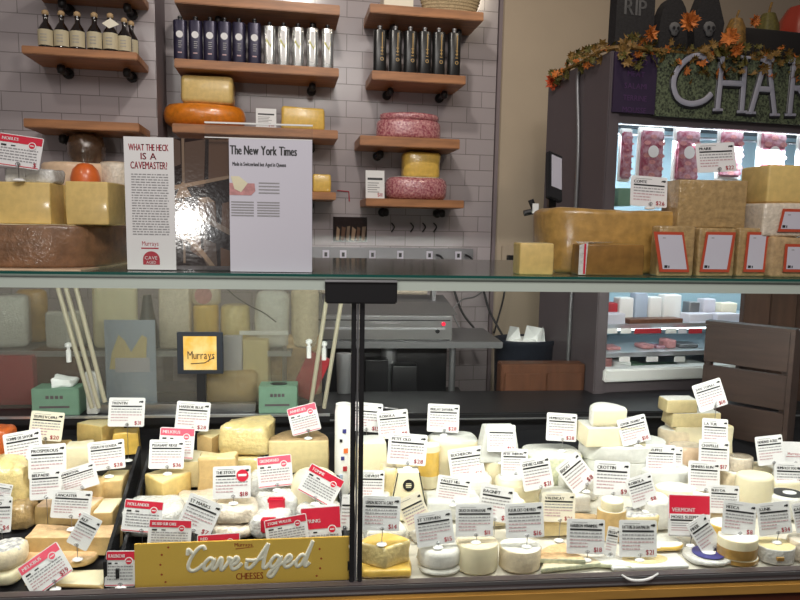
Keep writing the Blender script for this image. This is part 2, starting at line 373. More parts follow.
# ---- oil tins
def tin(q, w, h, rz, style, label, group):
    t = thing('oil_tin', label, 'tin', q, rz, group); m = {'dark': 'tin_dark', 'silver': 'tin_silver', 'black': 'tin_black'}[style]
    hb = h*.90
    solid('tin_body', 'round', w, w*.85, hb, (m, m, m), bev=.003, parent=t, loc=(0, -w*.42, 0))
    MB().lathe([(w*.22, hb-.001), (w*.22, hb+.004), (w*.15, hb+.005), (w*.15, h*.96), (w*.19, h*.965), (w*.17, h)], 'black' if style != 'black' else 'steel_dull', seg=14).build('tin_cap', t, smooth=40)
    d = MB(); y = -w*.425-.0015
    if style == 'dark':
        d.disc(0, hb*.63, w*.26, y, 'paper'); [d.q(-w*.10, hb*(.30+.05*i), w*.12*(1+(i % 2)*.4), hb*(.32+.05*i), y, 'ink_grey') for i in range(4)]; d.q(-w*.15, hb*.16, w*.15, hb*.19, y, 'ink_pink')
    elif style == 'silver':
        d.q(-w*.18, hb*.12, w*.14, hb*.9, y+.0005, 'paper'); d.poly([(-w*.3, hb*.62), (-w*.22, hb*.66), (w*.08, hb*.5), (w*.22, hb*.62), (w*.28, hb*.7), (w*.12, hb*.44)], y, 'leaf_mark'); d.q(w*.3, hb*.1, w*.40, hb*.88, y, 'black')
    else:
        d.q(w*.10, hb*.45, w*.17, hb*.93, y, 'gold_mark'); d.disc(w*.13, hb*.3, w*.14, y, 'gold_mark'); d.disc(w*.13, hb*.3, w*.09, y-.0005, 'tin_black'); [d.q(w*.02, hb*(.4+.08*i), w*.22, hb*(.42+.08*i), y-.0005, 'gold_mark') for i in range(3)]
    d.build('tin_label', t)
for i, x in enumerate([180, 195.5, 210, 224.5, 239, 254.5]):
    q, w, h = on_shelf(S4, x-6.6, x+6.6, 16.5+i*.6, .20); tin(q, w, h, W.a, 'dark', 'dark blue oil tin with a round white seal', 'dark tins with a white seal')
for i, x in enumerate([269.5, 283.5, 298, 312.5, 327.5]):
    q, w, h = on_shelf(S4, x-6, x+6, 22.5+i*.7, .20); tin(q, w, h, W.a, 'silver', 'silver oil tin with a yellow-green leaf mark', 'silver tins with a leaf mark')
for i, x in enumerate([380, 395.5, 410.5, 425, 439, 454.5]):
    q, w, h = on_shelf(S9, x-6.4, x+6.4, 26+i*.6, .20); tin(q, w, h, W.a, 'black', 'black oil tin with a thin gold mark', 'black tins with gold marks')
# ---- cheeses and things on the wall shelves
def shelf_cheese(sh, x0, x1, y0, off, kind, d, ms, name, label, z=None, **kw):
    q, w, h = on_shelf(sh, x0, x1, y0, off)
    if z is not None: h = q.z + h - z; q.z = z
    o = solid(name, kind, w, d, h, ms, loc=q, rz=sh['fr'].a, **kw); tag(o, label, 'cheese'); return q.z+h
z = shelf_cheese(S5, 161, 243, 101, .22, 'circle', .22, ('orange_wax',)*3, 'round_cheese', 'glossy orange waxed cheese wheel lying on the long middle shelf', bev=.045, wob=.002)
shelf_cheese(S5, 181, 232, 75, .19, 'rect', .14, ('hard_yellow', 'hard_yellow', 'tan_rind'), 'cheese_block', 'big pale yellow cheese block on top of the orange wheel', z=z-.002, bev=.02, wob=.003)
shelf_cheese(S5, 282, 325, 107, .21, 'rect', .13, ('gold_bright', 'gold_bright', 'gold_bright'), 'cheese_block', 'shiny film-wrapped golden cheese block right end of the middle shelf', bev=.012, wob=.004, seed=3)
shelf_cheese(S6, 313, 331, 174, .21, 'rect', .12, ('gold_bright',)*3, 'cheese_block', 'small golden cheese block beside the newspaper sign', bev=.008, wob=.002)
z = shelf_cheese(S10, 379, 446, 118, .21, 'circle', .19, ('pink_film', 'pink_film', 'rind_pink'), 'round_cheese', 'pink speckled film-wrapped cheese wheel under the black tins', bev=.02, wob=.003)
shelf_cheese(S10, 382, 444, 112, .20, 'circle', .17, ('pink_film',)*3, 'round_cheese', 'thin pink wrapped cheese round, upper of two below the black tins', z=z-.002, bev=.012, wob=.004, seed=4)
z = shelf_cheese(S11, 388, 453, 176, .22, 'circle', .2, ('pink_film', 'film_white', 'pink_film'), 'round_cheese', 'pinkish white wrapped cheese wheel on the lowest right shelf', bev=.035, wob=.003, seed=6)
shelf_cheese(S11, 404, 443, 152, .18, 'round', .12, ('gold_bright',)*3, 'cheese_chunk', 'yellow cheese chunk sitting on the lower pink wheel', z=z-.003, bev=.015, wob=.004, seed=8)
shelf_cheese(S3, 36, 101, 161, .2, 'circle', .17, ('rind_pink', 'film_beige', 'rind_pink'), 'round_cheese', 'flat pinkish cheese wheel behind the left cut blocks', bev=.02, wob=.002)
shelf_cheese(S3, 94, 128, 161, .17, 'circle', .12, ('film_beige', 'rind_pink', 'rind_pink'), 'round_cheese', 'flat speckled cheese wheel just left of the cavemaster sign', bev=.02, wob=.002, seed=2)
q, w, h = on_shelf(S3, 68, 104, 133, .12)
tag(MB().lathe([(w*.18, 0), (w*.36, h*.15), (w*.42, h*.35), (w*.40, h*.48), (w*.49, h*.62), (w*.50, h*.78), (w*.42, h*.93), (w*.22, h)], 'dark_ball', seg=28).build('cheese_gourd', loc=q, smooth=60), 'dark brown shiny gourd-shaped cheese hidden under the second left shelf', 'cheese')
p, w, h = bb(LW, .26, 71, 163, 99, 192)
p.z = S3['z']; p2, w, _ = on_shelf(S3, 71, 99, 163, .21)
tag(MB().lathe([(w*.48, 0), (w*.50, _*.45), (w*.42, _*.75), (w*.25, _*.94), (w*.08, _)], 'orange', seg=28).build('cheese_cone', loc=p2, smooth=60), 'bright orange dome-shaped cheese behind the right yellow cut block', 'cheese')
def small_card(p, w, h, rz, label, tilt=-.12):
    t = MB(); t.box(-w/2, 0, 0, w/2, .0012, h, 'paper'); t.q(-w*.4, h*.66, w*.4, h*.74, -.0006, 'ink')
    for i in range(5):
        t.q(-w*.4, h*(.54-.08*i), w*(.1+.28*random.random()), h*(.57-.08*i), -.0006, 'ink_grey')
    t.text('$', w*.12, h*.08, h*.13, -.0006, 'ink_red')
    t.q(w*.24, h*.08, w*.4, h*.2, -.0006, 'ink_pink')
    o = t.build('price_card', loc=p, rot=(tilt, 0, rz)); tag(o, label, 'price card'); return o
q, w, h = on_shelf(S5, 256, 276, 108, .22); small_card(q, w, h, W.a, 'small white card standing on the middle shelf left of the golden block')
q, w, h = on_shelf(S11, 366, 385, 170, .20); small_card(q, w, h, W.a, 'small white card at the left end of the lowest right shelf')
q, w, h = on_shelf(S6, 312, 328, 150, .20)
q2 = q.copy(); tag(MB().box(-w/2, 0, 0, w/2, .05, h*.42, 'pale_plastic').build('plastic_tub', loc=(q.x, q.y+.03, S5['z']-.13), rot=(0,0,W.a), bevel=.004), 'small clear tub between two shelves beside the newspaper sign', 'tub') if False else None
# basket on the top right shelf, cake box on it
q, w, h = on_shelf(S8, 420, 487, -14, .22); t = thing('woven_basket', 'woven basket at the right end of the topmost right shelf', 'basket', q, W.a)
b = MB(); b.lathe([(w*.40, 0), (w*.5, h*.9)], 'rattan', (0, .06, 0), 30, sy=.4); b.build('basket_body', t, smooth=60)
b = MB(); 
for k in range(7): b.tube([(w*(.405+.0135*k)*math.cos(2*PI*i/30), .06+w*.4*(.405+.0135*k)*math.sin(2*PI*i/30), h*(.05+.13*k)) for i in range(31)], .004, 'rattan', 6, False)
b.build('basket_weave', t, smooth=60)
q, w, h = on_shelf(S8, 384, 414, -10, .22); tag(MB().box(-w/2, 0, 0, w/2, .12, h, 'paper_beige').build('carton', loc=q, rot=(0,0,W.a), bevel=.003), 'pale carton on the topmost right shelf left of the basket', 'box')
# small picture, raceway, hooks, outlet
p, w, h = bb(W, .006, 333, 217, 367, 242)
b = MB().box(-w/2, 0, 0, w/2, .005, h, 'photo0')
for k in range(6): x = -w*.42+k*w*.15; b.poly([(x, h*.08), (x+w*.09, h*.05), (x+w*.12+.004*(k % 2), h*(.5+.07*(k % 3))), (x+w*.03, h*.62)], -.001, ['photo3', 'photo4', 'photo2'][k % 3])
tag(b.build('wall_picture', loc=p, rot=(0,0,W.a)), 'small dark photograph of pale spears stuck to the tiled wall', 'picture')
p, w, h = bb(W, .004, 337, 190, 350, 204)
tag(MB().tube([(-w*.5, 0, h*.95), (w*.4, 0, h*.9), (w*.45, 0, h*.2)], .003, 'ink_red', 6).build('wall_hook', loc=p, rot=(0,0,W.a)), 'small dark red wall hook above the little photograph', 'hook')
p, w, h = bb(W, .035, 322, 248, 476, 262)
t = thing('wall_raceway', 'grey outlet raceway along the bottom of the tiled wall', 'power strip', p, W.a)
MB().box(-w*.62, 0, 0, w/2, .032, h, 'steel_dull').build('channel', t, bevel=.003)
for k, xx in enumerate([326, 343, 372, 400, 430, 460]):
    x = (xx-399)/154*w; o = MB().box(x-.016, -.004, h*.2, x+.016, .001, h*.8, 'paper_lilac'); o.box(x-.007, -.006, h*.35, x+.007, -.003, h*.65, 'black'); o.build('socket', t)
for k, xx in enumerate([393, 412, 424, 435]):
    p, w, h = bb(W, .012, xx-3, 223, xx+3, 233)
    tag(MB().tube(spline([(-w*.2, .01, h), (w*.2, -.004, h*.6), (-w*.3, -.004, h*.1)], 4), .0035, 'black_iron', 6).build('knife_hook', loc=p, rot=(0,0,W.a), smooth=60), 'small black hook in the row below the lowest right shelf', 'hook', 'small black hooks')
p, w, h = bb(W, .006, 501, 246, 517, 270)
t = thing('wall_outlet', 'white outlet plate with a black plug on the cream wall', 'outlet', p, W.a)
MB().box(-w/2, 0, 0, w/2, .014, h, 'cream_wall').build('outlet_plate', t, bevel=.002); MB().box(-w*.2, -.03, h*.15, w*.2, .001, h*.62, 'black').build('plug', t, bevel=.003)
def cable(pts, off, r, label, m='black'):
    ps = [W.hit(x, y, o) for (x, y, o) in pts]; tag(MB().tube(spline([tuple(p) for p in ps], 6), r, m, 8).build('power_cable', smooth=60), label, 'cable')
cable([(437, 255, .05), (442, 258, .09), (447, 270, .08), (454, 290, .06), (462, 312, .10), (474, 328, .16)], 0, .006, 'black cable from the raceway to the steel wrapping machine')
cable([(466, 255, .05), (471, 258, .09), (476, 268, .08), (484, 292, .06), (490, 312, .10), (504, 338, .16)], 0, .006, 'black cable plugged in at the right end of the raceway')
cable([(508, 258, .04), (507, 275, .05), (503, 300, .05), (497, 322, .05), (494, 333, .08)], 0, .005, 'black cable hanging from the outlet on the cream wall')
cable([(484, 290, .1), (474, 297, .12), (462, 300, .14), (453, 312, .16), (462, 332, .2)], 0, .004, 'thin grey cable looping behind the steel wrapping machine', 'steel_dull')
# ================================================================== open cooler on the right
K = Frame(CAM + ray(617, 52)*2.35, 8.0); zt = K.o.z; K.o.z = 0
def kl(px, py, off=0): return K.local(K.hit(px, py, off))
zb = kl(640, 378)[2]; zo = kl(640, 124)[2]; zs = kl(640, 116)[2]; wk = 1.45; sx = kl(609, 250)[0]; dk = .50
t = thing('open_cooler', 'tall grey open refrigerated cooler filled with sliced meats and cheeses', 'refrigerator', K.o, K.a)
x0 = kl(603, 250)[0]
MB().box(x0-.012, .05, 0, x0+.02, dk, zt, 'cooler_grey').build('side_panel', t)
MB().box(x0-.016, -.012, 0, x0+.032, .05, zt, 'cooler_grey').build('front_stile', t, bevel=.004)
MB().box(wk, .0, 0, wk+.03, dk, zt, 'cooler_grey').build('side_panel', t)
MB().box(x0+.02, dk-.04, 0, wk, dk, zt, 'cooler_in').build('back_panel', t)
MB().box(x0+.02, 0, zs-.028, wk, .03, zs+.03, 'cooler_grey').build('top_panel', t)
MB().box(x0+.02, .02, zs+.03, wk, dk-.04, zt-.01, 'cooler_grey').build('canopy', t)
MB().box(x0+.02, .0, 0, wk, .10, zb-.005, 'cooler_grey').build('kick_panel', t)
MB().box(x0+.02, -.03, zb-.005, wk, .03, zb+.045, 'pale_plastic').build('front_lip', t, bevel=.006)
MB().box(x0+.02, .03, zb-.02, wk, dk-.04, zb+.01, 'cooler_shelf').build('deck_pan', t)
MB().tube([(x0+.06, .06, zs-.012), (wk-.05, .06, zs-.012)], .012, 'lamp_cool', 10).build('light_tube', t, smooth=40)
zr = kl(640, 328)[2]; zr2 = kl(640, 355)[2]; zr3 = kl(640, 205)[2]
MB().tube([(x0+.06, .10, zr-.02), (wk-.05, .10, zr-.02)], .006, 'lamp_cool', 10).build('light_tube', t, smooth=40)
for zz, yy in ((zr, .08), (zr2, .04)):
    s_ = MB().box(x0+.03, yy, zz-.012, wk-.02, dk-.06, zz, 'cooler_shelf').build('cooler_shelf', t)
    MB().box(x0+.03, yy-.008, zz-.014, wk-.02, yy, zz+.004, 'rail_silver').build('shelf_edge', s_)
MB().tube([(x0+.03, .20, kl(640,126)[2]), (wk-.02, .20, kl(640,126)[2])], .006, 'rail_silver', 8).build('hanging_rail', t)
# white conduit on its side
p = K.hit(592, 60, -.02)
lx = x0-.022; pts = [(lx, .20, zt-.02), (lx, .22, zt-.06), (lx, .19, zt-.3), (lx, .185, zt-.6), (lx, .19, zt-1.3)]
tag(MB().tube(spline(pts, 5), .008, 'steel_dull', 8).build('conduit', loc=K.o, rot=(0,0,K.a), smooth=60), 'thin grey conduit running down the side of the open cooler', 'cable')
# sign on the canopy
st = thing('chalkboard_sign', 'green chalk-patterned sign board with big grey letters on the cooler', 'sign', K.o, K.a)
xs0 = kl(653, 80)[0]
MB().box(x0-.005, -.022, zs+.005, xs0, -.013, zt-.005, 'purple').build('purple_panel', st)
MB().box(xs0, -.026, zs, wk, -.013, zt+.02, 'chalk_green').build('green_panel', st)
b = MB()
for i, wd in enumerate(['CURED', 'MEAT', 'SALAMI', 'TERRINE', 'MOUSSE']): b.text(wd, (x0+xs0)/2, zt-.045-.043*i, .02, -.0235, 'purple_ink', .1, 'c')
b.build('purple_lettering', st)
def kx(px, py): a = kl(px, py, .03); return (a[0], -.034, a[2])
gl = {'C': [[(709,61),(698,56),(686,60),(676,72),(673,86),(678,99),(690,104),(703,101),(711,94)]],
      'H': [[(722,58),(717,110)], [(745,58),(741,112)], [(720,83),(743,84)], [(717,58),(727,58)], [(740,57),(750,58)], [(712,110),(722,110)], [(736,112),(746,112)]],
      'A': [[(765,60),(750,113)], [(768,60),(774,115)], [(757,89),(772,90)], [(760,59),(773,60)], [(745,113),(755,113)], [(769,115),(779,115)]],
      'R': [[(794,62),(789,114)], [(788,61),(800,61),(812,66),(812,80),(800,88),(792,88)], [(798,88),(815,116)], [(784,115),(795,115)]]}
for ch, strokes in gl.items():
    b = MB(); c = MB()
    for s_ in strokes:
        pts = [kx(*p) for p in s_]
        if len(s_) > 3: pts = spline(pts, 5)
        r = .0105 if max(abs(s_[0][0]-s_[-1][0]), abs(s_[0][1]-s_[-1][1])) > 12 or len(s_) > 3 else .005
        b.tube(pts, r, 'letter_grey', 10, flat=.3); c.tube([(p[0]+.003, p[1]+.006, p[2]-.003) for p in pts], r+.006, 'black', 10, flat=.3)
    l_ = b.build('letter', st); c.build('letter_outline', l_)
# meat packs
def pack(x0p, x1p, y0p, y1p, off, label, m='red_meat', seal=True, grp='hanging packs of sliced meat'):
    p, w, h = bb(K, off, x0p, y0p, x1p, y1p); t = thing('meat_pack', label, 'meat pack', p, K.a, grp)
    MB().box(-w/2, 0, 0, w/2, .012, h, 'pale_plastic').build('tray', t, bevel=.005)
    o = MB().box(-w*.42, -.012, h*.06, w*.42, .002, h*.93, m)
    o.build('sliced_meat', t, bevel=.006)
    b = MB()
    for k in range(6):
        for j in range(2): b.lathe([(w*.15, 0), (w*.17, .003), (w*.12, .006)], 'pink_meat', (0, 0, 0), 10)
    sl = MB()
    for k in range(7):
        for j in range(3):
            cx = -w*.27+j*w*.27+(k % 2)*.006; cz = h*(.13+.115*k); r = w*.13
            sl.poly([(cx+r*math.cos(a), cz+r*.55*math.sin(a)) for a in [2*PI*i/10 for i in range(10)]], -.0135-.0008*((k+j) % 3), 'pink_meat' if (k+j) % 2 else 'red_meat')
    sl.build('meat_slices', t)
    if seal: MB().disc(0, h*.55, w*.2, -.018, 'paper', 20).build('round_seal', t)
pack(617, 631, 128, 182, -.12, 'narrow pack of dark cured slices at the left edge inside the cooler', seal=False)
pack(634, 664, 127, 182, -.10, 'flat pack of sliced meat with round seal, second in the hanging row')
pack(669, 700, 127, 184, -.10, 'flat pack of sliced meat with round seal, third in the hanging row')
pack(713, 743, 128, 180, -.10, 'flat pack of sliced meat behind the right price card in the cooler', seal=False)
pack(752, 786, 128, 184, -.10, 'flat pack of pale sliced meat with round seal right of the cards')
pack(791, 826, 129, 184, -.10, 'flat pack of pale sliced meat at the right edge of the frame', seal=False)
def kthing(name, x0p, y0p, x1p, y1p, off, d, m, label, cat, bev=.004, kind='rect', z=None, **kw):
    p, w, h = bb(K, off, x0p, y0p, x1p, y1p)
    if z is not None: h = p.z+h-z; p.z = z
    o = solid(name, kind, w, d, max(h, .012), (m, m, m), bev=bev, loc=p, rz=K.a, **kw); tag(o, label, cat); return o
kthing('cheese_tub', 617, 188, 632, 206, -.1, .08, 'glove_green', 'pale green packet low at the left inside the cooler', 'packet')
kthing('meat_parcel', 742, 184, 756, 208, -.12, .06, 'red_meat', 'small red meat parcel between the stacked cheeses', 'meat pack')
# lower cooler shelves: upper bright zone
zr_ = zr+.0005
for i, (a, b_, c_, m, lb) in enumerate([(606, 618, 303, 'red_plastic', 'red packet at the left end of the bright lower cooler shelf'),
        (618, 634, 298, 'paper', 'leaning white packet beside the red one in the cooler'), (634, 648, 293, 'paper_blue', 'bluish packet standing tall on the bright cooler shelf'),
        (648, 662, 297, 'paper', 'white flat box in the middle of the bright cooler shelf'), (662, 682, 295, 'paper', 'large white packet in the middle of the bright cooler shelf'),
        (688, 700, 302, 'steel_dull', 'dark arched packet on the bright cooler shelf'), (702, 716, 299, 'paper_lilac', 'grey packet right of the dark arched one in the cooler'),
        (719, 738, 303, 'paper_beige', 'pale yellow packet at the right end of the bright cooler shelf')]):
    kthing('food_packet', a, c_, b_, 320, -.16, .05, m, lb, 'packet', z=zr_, bev=.006, wob=.002, seed=i)
for i, (a, b_, lb) in enumerate([(606, 626, 'white display tray at the left of the lower cooler shelf'), (687, 714, 'white display tray right of the brown wooden tray'), (715, 741, 'white display tray at the right end of the cooler shelf')]):
    kthing('display_tray', a, 314, b_, 327, -.09, .06, 'paper_lilac', lb, 'tray', z=zr_, bev=.002)
kthing('wood_tray', 626.5, 319, 686.5, 327, -.09, .06, 'cab_wood', 'low brown wooden tray between the white ones', 'tray', z=zr_, bev=.002)
for i, (a, b_, m, lb) in enumerate([(606, 618, 'paper', 'white shelf tag at the far left'), (620, 632, 'paper', 'white shelf tag second from left'), (633, 663, 'red_plastic', 'long red shelf tag'), (665, 677, 'paper', 'white shelf tag right of the red one'), (678, 687, 'paper_lilac', 'narrow lilac shelf tag'), (688, 703, 'red_plastic', 'short red shelf tag')]):
    p, w, h = bb(K, -.025, a, 328.5, b_, 333.5)
    tag(MB().box(-w/2, 0, 0, w/2, .003, h, m).build('shelf_tag', loc=p, rot=(0,0,K.a)), lb + ' under the bright cooler shelf', 'shelf tag')
for i, (a, b_, c_, m, lb) in enumerate([(607, 622, 347, 'pink_meat', 'pink meat pack at the left on the dark cooler shelf'), (642, 655, 345, 'pink_meat', 'pink meat pack left of centre on the dark cooler shelf'), (656, 666, 346, 'red_meat', 'red meat pack in the centre of the dark cooler shelf'), (667, 677, 340, 'pink_meat', 'tall pink meat pack on the dark cooler shelf'), (678, 700, 344, 'steel_dull', 'grey sloping pack right on the dark cooler shelf')]):
    kthing('meat_parcel', a, c_, b_, 354, -.10, .07, m, lb, 'meat pack', z=zr2+.0005, bev=.008, wob=.002, seed=i)
for i, (a, b_, lb) in enumerate([(618, 630, 'left'), (645, 658, 'middle'), (673, 685, 'right')]):
    p, w, h = bb(K, .008, a, 356.5, b_, 361.5); tag(MB().box(-w/2, 0, 0, w/2, .003, h, 'paper').build('shelf_tag', loc=p+K.n*.004, rot=(0,0,K.a)), 'white shelf tag under the dark cooler shelf, %s of three' % lb, 'shelf tag')
for i, (a, b_, c_, m, lb) in enumerate([(603, 612, 358, 'pink_meat', 'pink packet bottom left of the cooler'), (613, 632, 362, 'tissue', 'pale packet on the cooler bottom, left'), (633, 645, 364, 'glove_green', 'small green packet on the cooler bottom'), (646, 686, 366, 'glove_green', 'long green packet on the cooler bottom'), (687, 704, 363, 'tissue', 'pale blue packet on the cooler bottom, right')]):
    kthing('food_packet', a, c_, b_, 376, -.06, .08, m, lb, 'packet', z=zb+.011, bev=.006, wob=.002, seed=i)
# tombstones, garland, pumpkins on the cooler
def tomb(xc0, xc1, y0p, y1p, off, shape, label, skull=False, txt=None):
    p, w, h = bb(K, off, xc0, y0p, xc1, y1p); q_ = K.hit((xc0+xc1)/2, y0p, off); p.z = zt+.0005; h = q_.z-p.z
    t = thing('tombstone', label, 'halloween decoration', p, K.a); n = 12
    if shape == 'arch': o = [(-w/2, 0), (w/2, 0), (w/2, h*.5)] + [(w/2*math.cos(PI*i/n), h*.5+h*.5*math.sin(PI*i/n)) for i in range(1, n)] + [(-w/2, h*.5)]
    elif shape == 'coffin': o = [(-w*.36, 0), (w*.36, 0), (w*.5, h*.62), (w*.25, h), (-w*.25, h), (-w*.5, h*.62)]
    else: o = [(-w/2, 0), (w/2, 0), (w*.48, h*.8), (w*.35, h), (-w*.35, h), (-w*.48, h*.8)]
    d = .05; m = len(o)
    MB().add([(a, 0, b) for a, b in o] + [(a, d, b) for a, b in o], [tuple(range(m)), tuple(range(m, 2*m))[::-1]] + [((i+1) % m, i, m+i, m+(i+1) % m) for i in range(m)], 'stone').build('stone_slab', t)
    if txt: MB().text(txt, 0, h*.42, h*.15, -.002, 'stone_lt', w*.6, 'c', bold=.002).build('carving', t)
    if skull:
        b = MB(); b.lathe([(.002, -w*.2), (w*.10, -w*.16), (w*.12, -w*.08), (w*.19, 0), (w*.19, w*.1), (w*.12, w*.19), (.002, w*.22)], 'stone_lt', (0, 0, 0), 14, sy=.35)
        s_ = b.build('skull', t, loc=(0, -.004, h*.5), smooth=60)
        MB().disc(-w*.075, w*.03, w*.05, -w*.075, 'black', 10).disc(w*.075, w*.03, w*.05, -w*.075, 'black', 10).disc(0, -w*.06, w*.025, -w*.075, 'black', 6).build('eye_sockets', s_)
tomb(612, 656, -50, 44, -.10, 'slab', 'tall dark tombstone reading RIP on the cooler, behind the leaf garland', txt='RIP')
tomb(657, 690, -4, 38, -.08, 'arch', 'rounded small tombstone in the middle of the cooler top', skull=True)
tomb(690, 726, -4, 38, -.04, 'coffin', 'coffin-shaped tombstone with a pale skull on the cooler', skull=True)
p, w, h = bb(K, -.16, 722, 12, 752, 40); p.z = zt
def gourd(px0, px1, y0p, off, m, label, name='pumpkin', squash=1):
    p, w, h = bb(K, off, px0, y0p, px1, 40); h = p.z+h-zt; p.z = zt+.0005
    t = thing(name, label, 'halloween decoration', p, K.a); b = MB(); seg = 32; prof = [(.12, .03), (.6, .02), (.92, .25), (1, .5), (.9, .76), (.55, .95), (.15, .9)]; base = len(b.v)
    for r, zz in prof:
        for k in range(seg): a = 2*PI*k/seg; rr = w/2*r*(1-.07*abs(math.sin(4*a))); b.v.append((rr*math.cos(a), rr*math.sin(a), zz*h*.88))
    b.f += [(i*seg+k, i*seg+(k+1)%seg, (i+1)*seg+(k+1)%seg, (i+1)*seg+k) for i in range(len(prof)-1) for k in range(seg)]; b.f += [tuple(range(seg))[::-1], tuple((len(prof)-1)*seg+k for k in range(seg))]; b.m += [m]*len(b.f)
    b.build('pumpkin_body', t, smooth=60); MB().tube([(0,0,h*.78), (.004,0,h*.9), (.012,0,h)], [w*.07, w*.05, w*.05], 'leaf_b', 8).build('stem', t)
gourd(724, 745, 10, -.05, 'leaf_b', 'dull brown pumpkin right of the skull tombstone'); gourd(755, 778, 2, -.12, 'leaf_g', 'olive gourd peeping over the black tray on the cooler', 'gourd'); gourd(776, 822, -6, -.14, 'pumpkin_red', 'shiny dark red pumpkin at the top right corner')
p, w, h = bb(K, -.02, 726, 20, 830, 40); h = p.z+h-zt; p.z = zt+.0005
tag(solid('black_planter', 'rect', w, .05, h*.8, ('hat_black',)*3, bev=.01, wob=.003, loc=p, rz=K.a), 'long black planter box standing before the pumpkins on the cooler', 'planter')
leafsh = [(0,-.5),(.12,-.2),(.42,-.32),(.34,-.05),(.5,.15),(.25,.15),(.22,.42),(.08,.28),(0,.55),(-.08,.28),(-.22,.42),(-.25,.15),(-.5,.15),(-.34,-.05),(-.42,-.32),(-.12,-.2)]
b = MB(); rnd = random.Random(5); xl = kl(617, 60)[0]
def leaf(c, s, m):
    R = Matrix.Rotation(rnd.uniform(0, 6.3), 3, 'Y') @ Matrix.Rotation(rnd.uniform(-1.0, 1.0), 3, 'X') @ Matrix.Rotation(rnd.uniform(-.8, .8), 3, 'Z')
    i0 = len(b.v); ctr = Vector(c); b.v.append(tuple(ctr + R @ Vector((0, .1*s, 0))))
    for x, z_ in leafsh: b.v.append(tuple(ctr + R @ Vector((x*s, -.06*s*abs(x)*3, z_*s))))
    for k in range(16): b.f.append((i0, i0+1+k, i0+1+(k+1) % 16)); b.m.append(m)
for k in range(650):
    u = rnd.random()
    if k < 70: c = (x0-.03+rnd.uniform(-.02, .05), rnd.uniform(0, .46), zt+rnd.uniform(-.03, .05)); 
    else:
        xx = x0 + u*(wk-x0); c = (xx, rnd.uniform(-.05, .02), zt + .012 + rnd.uniform(-.07, .045) - (.05*math.exp(-((xx-xs0-.12)/.09)**2)) * rnd.random())
    leaf(c, rnd.uniform(.025, .05), rnd.choice(['leaf_o', 'leaf_b', 'leaf_b', 'leaf_g', 'leaf_g', 'leaf_g', 'leaf_b']))
for (px, py, m, s_) in [(571, 61, 'leaf_r', .075), (688, 22, 'leaf_o', .075), (728, 38, 'leaf_o', .07), (650, 34, 'leaf_o', .06), (734, 52, 'leaf_o', .045), (753, 22, 'leaf_o', .05)]:
    if px < 600: c = (x0-.03, .42, zt-.02)
    else: a = kl(px, py, .06); c = (a[0], -.07, a[2])
    for _ in range(3): leaf(c, s_, m)
pts = [(x0-.02, .48, zt+.012), (x0-.01, .2, zt+.012), (x0, -.01, zt+.012), (x0+.3, -.02, zt+.012), (wk, -.02, zt+.012)]
b.tube(spline(pts, 6), .008, 'leaf_b', 6)
tag(b.build('leaf_garland', loc=K.o, rot=(0,0,K.a)), 'autumn leaf garland trailing along the top of the cooler', 'garland')
# ================================================================== display case
YG = 1.44
zt_g = P(450, 275.5, 1.42).z                       # top of the glass counter
z_h0 = P(450, 290.5, YG).z                         # underside of the header profile
XL, XR = -1.35, 1.75
z_r1 = P(600, 571.5, 1.447).z; z_r0 = P(600, 588, 1.42).z
def deckz(Y): return .637 + .25*(Y-1.48)
case = thing('display_case', 'long glass-fronted refrigerated counter full of cheeses', 'display case', (0, 1.42, 0))
cm = lambda: MB()
def cpart(b, name, **kw):
    b.v = [(x, y-1.42, z) for x, y, z in b.v]; return b.build(name, case, **kw)
cpart(cm().box(XL, 1.42, zt_g-.006, XR, 2.16, zt_g, 'top_glass'), 'top_glass')
cpart(cm().box(XL, 1.4185, zt_g-.006, XR, 1.4200, zt_g, 'teal_edge'), 'glass_edge')
b = cm().box(XL, 1.428, z_h0, XR, 1.452, zt_g-.0065, 'trim_green'); b.box(XL, 1.4265, zt_g-.0135, XR, 1.428, zt_g-.0115, 'trim_dark'); b.box(XL, 1.452, zt_g-.012, XR, 1.56, zt_g-.0065, 'trim_green')
cpart(b, 'header_profile')
cpart(cm().tube([(XL+.05, 1.50, zt_g-.024), (XR-.05, 1.50, zt_g-.024)], .009, 'lamp', 10), 'light_tube', smooth=40)
xp = P(357, 430, YG).x
for a, c in ((XL, xp-.004), (xp+.004, XR)):
    cpart(cm().box(a, YG, z_r1-.01, c, YG+.006, z_h0+.004, 'front_glass'), 'front_glass')
for dx in (-.0095, .0095):
    cpart(cm().box(xp+dx-.0055, YG-.004, z_r1-.01, xp+dx+.0055, YG+.03, z_h0+.004, 'black_gloss'), 'post', bevel=.002)
cpart(cm().box(xp-.002, YG-.002, z_r1, xp+.002, YG+.02, z_h0, 'steel_dull'), 'post_seal')
p0, p1 = P(325, 279, 1.42), P(397, 304, 1.42)
cpart(cm().box(p0.x, 1.418, p1.z, p1.x, 1.427, p0.z, 'black_gloss'), 'clamp_plate', bevel=.003)
b = cm().box(p0.x, 1.412, p0.z-.006, p1.x, 1.4185, p0.z-.001, 'rail_silver'); cpart(b, 'clamp_strip', bevel=.001)
b = cm().box(XL, 1.420, z_r0, XR, 1.447, z_r1, 'case_rail'); cpart(b, 'bottom_rail', bevel=.003)
b = cm().box(XL, 1.4185, z_r1-.009, XR, 1.4205, z_r1-.001, 'steel_dull'); b.box(XL, 1.4175, z_r0+.007, XR, 1.4205, z_r0+.010, 'rail_silver'); cpart(b, 'rail_trim')
cpart(cm().box(XL, 1.412, z_r0-.028, XR, 1.447, z_r0-.001, 'gold_wood'), 'wood_bumper', bevel=.003)
cpart(cm().box(XL, 1.425, .1, XR, 1.46, z_r0-.028, 'red_wood'), 'base_panel')
cpart(cm().box(XL, 1.45, 0, XR, 2.2, .1, 'black'), 'plinth')
